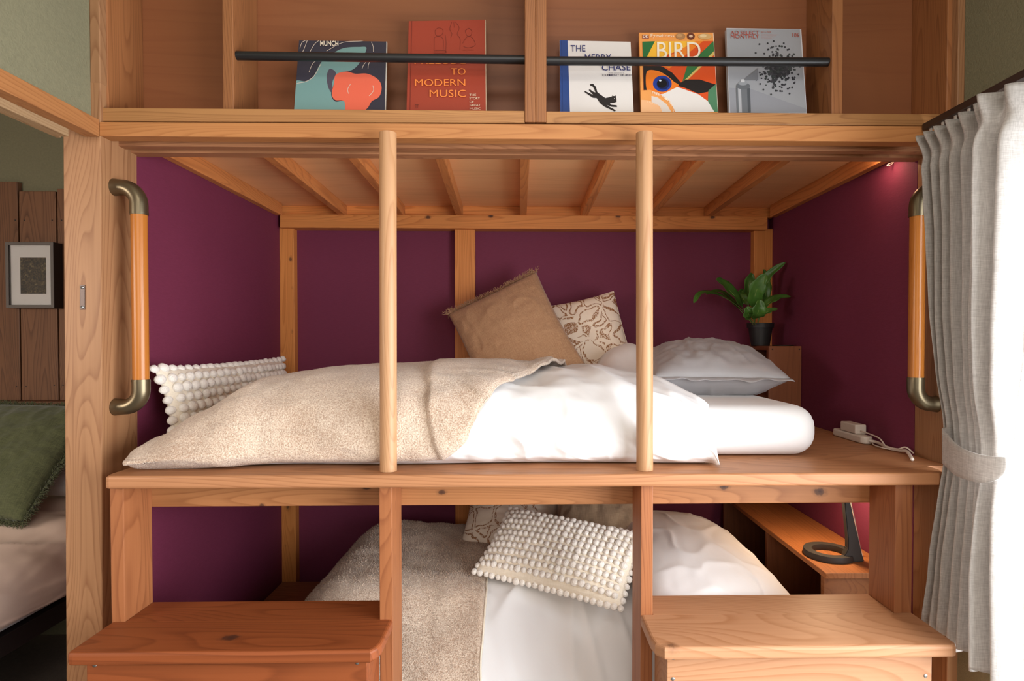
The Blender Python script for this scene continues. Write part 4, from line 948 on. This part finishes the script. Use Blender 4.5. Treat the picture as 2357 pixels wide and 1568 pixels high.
# ------------------------------------------------------------------ ledge and lamp, lower right
A = P(1901, 1320, 1.444); ZLe = A.z; lx0 = A.x; Bk = P(1678, 1160, 2.12)
lg = thing('bedside_ledge', 'narrow wooden ledge along the right wall of the lower bunk', 'shelf', (lx0+.07, 1.8, ZL))
th = .014
q = [Vector((lx0, 1.444, ZLe-th)), Vector((XR-.001, 1.444, ZLe-th)), Vector((XR-.001, 1.444, ZLe)), Vector((lx0, 1.444, ZLe))]
obj('ledge_top', hexa(q+[Vector((lx0 if p.x < XR-.01 else p.x, YB-.04, p.z)) for p in q]), M['ledgeY'], lg)
for y0 in (1.458, 1.80, 2.19): obj('support', box(lx0+.002, XR-.003, y0, y0+.016, ZL+.001, ZLe-th-.0005), M['ledgeY'] if y0 < 1.5 else M['crateX'], lg)
lc = Vector((lx0+.068, 1.565, ZLe))
lm = thing('table_lamp', 'dark grey lamp with a ring base and a leaning stem standing on the lower ledge', 'lamp', lc)
bm = bmesh.new(); seg = 60; pr = [(-.011, 0), (.011, 0), (.012, .004), (.010, .015), (-.010, .015), (-.012, .004)]; rr = .050; rings = []
for k in range(seg):
    t = 2*math.pi*k/seg; ex = .7+.3*(1+math.cos(t+.6))/1; rings.append([bm.verts.new((lc.x+(rr+a)*math.cos(t), lc.y+(rr+a)*math.sin(t)*1.05, lc.z+.0005+b)) for a, b in pr])
for k in range(seg):
    A_, B_ = rings[k], rings[(k+1) % seg]
    for j in range(6): bm.faces.new((A_[j], A_[(j+1) % 6], B_[(j+1) % 6], B_[j]))
obj('base_ring', bm, M['lampblack'], lm, smooth=True).modifiers.new('b', 'EDGE_SPLIT')
# stem: flat tapering blade from the ring's near right edge up
s0 = Vector((lc.x+.047, lc.y-.022, lc.z))
outl = [(1944, 1300), (1990, 1311), (1984, 1275), (1974, 1230), (1965, 1195), (1958, 1157), (1955, 1120), (1948, 1085), (1938, 1075), (1930, 1085), (1940, 1120), (1944, 1157), (1948, 1200), (1952, 1240), (1952, 1265), (1944, 1280)]
cpl = [P(x, y, 1.515) for x, y in outl]; cpl = [Vector((min(p.x, XR-.01), p.y, max(p.z, lc.z+.001))) for p in cpl]
bm = bmesh.new(); f1 = [bm.verts.new(p) for p in cpl]; f2 = [bm.verts.new(p+Vector((.004, .024, 0))) for p in cpl]; bm.faces.new(f1); bm.faces.new(f2[::-1]); n = len(cpl)
for i in range(n): bm.faces.new((f1[i], f1[(i+1) % n], f2[(i+1) % n], f2[i]))
bmesh.ops.recalc_face_normals(bm, faces=bm.faces); bmesh.ops.bevel(bm, geom=bm.edges[:], offset=.002, segments=2, affect='EDGES')
obj('stem', bm, M['lampblack'], lm)
hz = ZP-.026-.03; hx, hy = lc.x-.005, lc.y+.02
obj('shade', lathe([(.03, .018), (.05, .0), (.052, .0), (.034, .022), (.012, .026), (.011, .024)], (hx, hy, hz-.01), seg=36), M['lampblack'], lm, smooth=True)
em = bpy.data.materials.new('lamp_glow'); em.use_nodes = True; nb = em.node_tree.nodes['Principled BSDF']; nb.inputs['Emission Color'].default_value = (1, .62, .30, 1); nb.inputs['Emission Strength'].default_value = 6
obj('bulb', lathe([(.002, 0), (.026, .002), (.030, .006), (.004, .01)], (hx, hy, hz-.009), seg=24), em, lm, smooth=True)
pld = bpy.data.lights.new('lamp_light', 'AREA'); pld.shape = 'DISK'; pld.size = .06; pld.energy = 1.1; pld.color = (1, .68, .40)
plo = link(bpy.data.objects.new('lamp_light', pld)); plo.location = (hx, hy, hz-.014)
gl2 = bpy.data.lights.new('cove_lamp', 'AREA'); gl2.shape = 'DISK'; gl2.size = .04; gl2.energy = .22; gl2.color = (1, .62, .40)
go = link(bpy.data.objects.new('cove_lamp', gl2)); go.location = (XR-.05, YW+.075, ZK+.035); go.rotation_euler = (Vector((XR, YW+.16, ZK-.15))-go.location).to_track_quat('-Z', 'Y').to_euler()
cc = [Vector((min(p.x, XR-.004), p.y, p.z)) for p in catmull([P(1957, 1150, 1.56), P(1968, 1200, 1.56), P(1980, 1260, 1.56), P(1988, 1290, 1.55), P(1990, 1308, 1.54)], 6)]
obj('cord', tube(cc, .0014, seg=6), M['plastic'], lm, smooth=True)
# ------------------------------------------------------------------ curtain
XCu = P(2135, 330, 1.272).x
zct = None
left = [(308, 2117), (345, 2128), (420, 2139), (550, 2147), (700, 2152), (850, 2163), (960, 2172), (1060, 2172), (1150, 2165), (1300, 2150), (1445, 2134), (1600, 2126)]
right = [(200, 2385), (330, 2362), (450, 2356), (600, 2350), (800, 2338), (950, 2322), (1060, 2318), (1150, 2322), (1300, 2338), (1450, 2345), (1600, 2350)]
ztop, zbot = PX(2200, 276, XCu).z, ZC-.600
NF = 8.0
def yl(z, tab, x):
    # px row at that height on the curtain's own plane
    Y = 1.2
    for _ in range(3):
        d = Vector((x, Y, z))-CAM; py = CY-FPX*d.dot(up)/d.dot(fw); px = interp(tab, py); Y = PX(px, py, x).y
    return Y
def curtain(u, v):
    z = ztop+(zbot-ztop)*v
    if u < 0: u = 0
    ya, yb = yl(z, left, XCu), yl(z, right, XCu)
    s = u
    ph = 2*math.pi*NF*(s**.78)+.5*nz(v*2.2, s*3)*sst(.1, .5, v)
    tie = math.exp(-((z-(ZC-.215))/.12)**2)
    amp = .020*(1-.45*tie)*(.75+.35*s)
    # pinch pleats near the top
    pin = math.exp(-((v-.045)/.02)**2)
    amp *= 1-.55*pin
    big = .028*math.exp(-((s-.80)/.12)**2)*(1-.5*tie)
    X = XCu-.004+amp*math.cos(ph)+.006*nz(s*9, v*3, 2)-big+.006*tie
    Y = ya+(yb-ya)*s+.0035*math.sin(ph+1.2)
    X = min(X, XWR-.008)
    zz = z+(.012*math.sin(ph*.5)*sst(.9, 1, v))
    return Vector((X, Y, zz))
ct = thing('curtain', 'grey linen pleated curtain gathered by a tieback at the window on the right', 'curtain', (XCu, 1.15, zbot))
o = obj('curtain_panel', grid(curtain, 420, 160), M['curtain'], ct, smooth=True); o.modifiers.new('s', 'SOLIDIFY').thickness = .0015
# tieback: a band that wraps the curtain
tb = [(2170, 985, 1062), (2180, 1002, 1078), (2198, 1022, 1094), (2222, 1036, 1104), (2252, 1046, 1111), (2285, 1051, 1108), (2310, 1053, 1092), (2326, 1054, 1068)]
bm = bmesh.new(); rows = []
def tbx(f): return XCu-.022-.022*math.sin(math.pi*f)
for i, (x, a_, b2) in enumerate(tb):
    f = i/(len(tb)-1); X = tbx(f)
    rows.append((PX(x, a_, X), PX(x, b2, X)))
top = catmull([Vector((XCu+.03, rows[0][0].y+.012, rows[0][0].z))]+[r[0] for r in rows]+[Vector((XCu+.02, rows[-1][0].y-.004, rows[-1][0].z+.004))], 8)
bot = catmull([Vector((XCu+.03, rows[0][1].y+.012, rows[0][1].z))]+[r[1] for r in rows]+[Vector((XCu+.02, rows[-1][1].y-.004, rows[-1][1].z+.006))], 8)
prev = None
for t_, b2 in zip(top, bot):
    cur = [bm.verts.new(t_.lerp(b2, k/6)) for k in range(7)]
    if prev:
        for k in range(6): bm.faces.new((prev[k], cur[k], cur[k+1], prev[k+1]))
    prev = cur
o = obj('tieback', bm, M['curtain'], ct, smooth=True, label='grey linen tieback band'); o.modifiers.new('s', 'SOLIDIFY').thickness = .003
# rail
cr_ = thing('curtain_rail', 'dark brown metal curtain rail on the right wall above the window', 'curtain rail', (XCu, 0, ztop))
rz0, rz1 = PX(2200, 268, XCu).z, PX(2200, 256, XCu).z
obj('rail_bar', box(XCu-.009, XCu+.009, -1.0, YF-.004, rz0+.002, rz0+.016), M['rail_brown'], cr_)
obj('rail_bar', box(XCu+.03, XCu+.046, -1.0, YF-.004, rz0+.002, rz0+.016), M['rail_brown'], cr_)
for yy in (1.20, 1.02, .5, -.2): obj('rail_bracket', box(XCu+.009, XWR, yy, yy+.02, rz0+.015, rz0+.022), M['steel'], cr_)
for i in range(7):
    y_ = 1.262-.036*i; obj('glider', box(XCu-.002, XCu+.002, y_-.003, y_+.003, ztop-.004, rz0+.003), M['plastic'], cr_)
# ------------------------------------------------------------------ next room, seen through the doorway
YR = YB-.001
hb = thing('headboard', 'aged brown plank headboard on the green wall of the next room', 'headboard', (P(60, 900, YR).x, YR, .3))
zb_ = P(60, 922, YR-.022).z
for (xa, xb, yt_) in ((-80, -41, 425), (-40, 44.5, 418), (46.5, 132, 440), (134, 215, 434)):
    p0, p1 = P(xa, 700, YR-.022).x, P(xb, 700, YR-.022).x; zt_ = P(60, yt_, YR-.022).z
    obj('plank', box(p0+.0008, p1-.0008, YR-.022, YR-.001, zb_, zt_, .002), M['darkplank'], hb)
obj('rail', box(P(-80, 900, YR-.06).x, P(180, 900, YR-.06).x, YR-.06, YR-.001, zb_-.09, zb_-.0005, .003), M['darkrail'], hb)
for x, y in ((35, 507), (56, 507), (120, 507), (142, 507), (38, 890), (60, 890), (125, 887), (145, 887)):
    q = P(x, y, YR-.0225); bmS = lathe([(.0004, 0), (.0022, 0), (.0022, .001)], (0, 0, 0), seg=10); bmesh.ops.rotate(bmS, verts=bmS.verts, cent=(0, 0, 0), matrix=Matrix.Rotation(R(90), 3, 'X')); bmesh.ops.translate(bmS, verts=bmS.verts, vec=q); obj('nail', bmS, M['black'], hb)
# picture
yf_ = YR-.066
pf = thing('framed_picture', 'grey picture frame with a white mat and dark foliage photo on the planks', 'picture', P(67, 709, yf_))
X0, Z1 = P(11, 557, yf_).x, P(11, 557, yf_).z; X1, Z0 = P(124, 709, yf_).x, P(124, 709, yf_).z; wf = .0105
bm = box(X0, X0+wf, yf_, YR-.024, Z0, Z1, .001); box(X1-wf, X1, yf_, YR-.024, Z0, Z1, .001, bm); box(X0+wf, X1-wf, yf_, YR-.024, Z1-wf, Z1, .001, bm); box(X0+wf, X1-wf, yf_, YR-.024, Z0, Z0+wf, .001, bm)
obj('frame', bm, M['frame_grey'], pf)
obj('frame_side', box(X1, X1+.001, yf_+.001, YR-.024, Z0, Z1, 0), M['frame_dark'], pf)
obj('mat', box(X0+wf, X1-wf, yf_+.012, yf_+.014, Z0+wf, Z1-wf, 0), M['mat_board'], pf)
def foliage():
    s = NT('foliage_print', .5); tc = s.n('ShaderNodeTexCoord'); v = s.n('ShaderNodeTexVoronoi', iVector=tc.outputs['Object'], iScale=190.0); n_ = s.n('ShaderNodeTexNoise', iVector=tc.outputs['Object'], iScale=60.0, iDetail=5.0)
    s.color(s.ramp(s.math('MULTIPLY', v.outputs['Distance'], n_.outputs[0]), [(.1, lin((30, 24, 16))), (.35, lin((84, 66, 40))), (.6, lin((140, 118, 80)))])); return s.m
obj('photo', box(P(41, 600, yf_).x, P(100, 600, yf_).x, yf_+.0105, yf_+.0119, P(41, 676, yf_).z, P(41, 592, yf_).z, 0), foliage(), pf)
gl = NT('picture_glass', .03); gl.b.inputs['Transmission Weight'].default_value = 1; gl.b.inputs['IOR'].default_value = 1.45; gl.color((1, 1, 1, 1))
obj('glass', box(X0+wf, X1-wf, yf_+.004, yf_+.006, Z0+wf, Z1-wf, 0), gl.m, pf)
# bed
XB1 = P(75, 1400, 1.65).x
def nb_(u, v):
    """u along the bed (depth), v across: from the hanging side edge up and over to the left"""
    Y = .75+(2.16-.75)*u; xs = XB1+.015*nz(Y*5, 1)
    cp = [(xs-.03, ZC-.745), (xs+.012, ZC-.72), (xs+.02, ZC-.66), (xs-.01, ZC-.59), (xs-.09, ZC-.545), (xs-.25, ZC-.53), (xs-.6, ZC-.53), (xs-1.0, ZC-.53)]
    n_ = len(cp)-1; q = min(.9999, v)*n_; i = int(q); t = q-i; g = lambda k: Vector((cp[max(0, min(n_, k))]+(0,))); a, b, c, d = g(i-1), g(i), g(i+1), g(i+2)
    p = .5*((2*b)+(c-a)*t+(2*a-5*b+4*c-d)*t*t+(3*b-a-3*c+d)*t**3)
    w_ = .010*crease(Y*2.2, v*3+Y, 3, 4)+.010*fbm(Y*4, v*6, 3)+.007*math.sin(Y*22+v*9+4*nz(Y*2, v*3))*(.5+nz(Y*3, v))
    return Vector((p.x+w_*(1-v), Y, p.y+w_*min(1, v*3)))
o = obj('duvet', grid(nb_, 140, 90), M['pinkish'], smooth=True); o.modifiers.new('s', 'SOLIDIFY').thickness = .006
tag(o, 'pale blush duvet on the bed in the next room at the left', 'duvet')
o = obj('mattress', rounded_slab(XB1-1.1, XB1-.05, .7, 2.18, ZC-.78, ZC-.57, .04), M['sheet'], smooth=True); tag(o, 'white mattress of the bed in the next room', 'mattress')
bf = thing('bed_frame', 'dark low bed frame under the blush duvet in the next room', 'bed', (XB1-.6, 1.4, 0))
obj('side_rail', box(XB1-1.1, XB1-.06, .72, 2.18, ZC-.84, ZC-.785), M['frame_dark'], bf)
for xx in (XB1-1.08, XB1-.14):
    for yy in (.76, 2.1): obj('leg', box(xx, xx+.05, yy, yy+.05, 0, ZC-.8405), M['frame_dark'], bf)
cu = Cushion('pillow', 'white pillow behind the olive cushion on the bed in the next room', 'pillow', P(30, 1135, 2.0), P(205, 1150, 2.0), P(30, 1010, 2.12), .13, M['sheet'], seed=12)
cu = Cushion('throw_cushion', 'large olive green fringed cushion on the bed in the next room', 'cushion', P(-215, 1190, 1.80), P(52, 1202, 1.76), P(-80, 930, 2.08), .13, M['greenlinen'], pinch=.03, seed=13, wr=.006)
fringe(cu, 'RTB', .022, 500, M['greenlinen'])
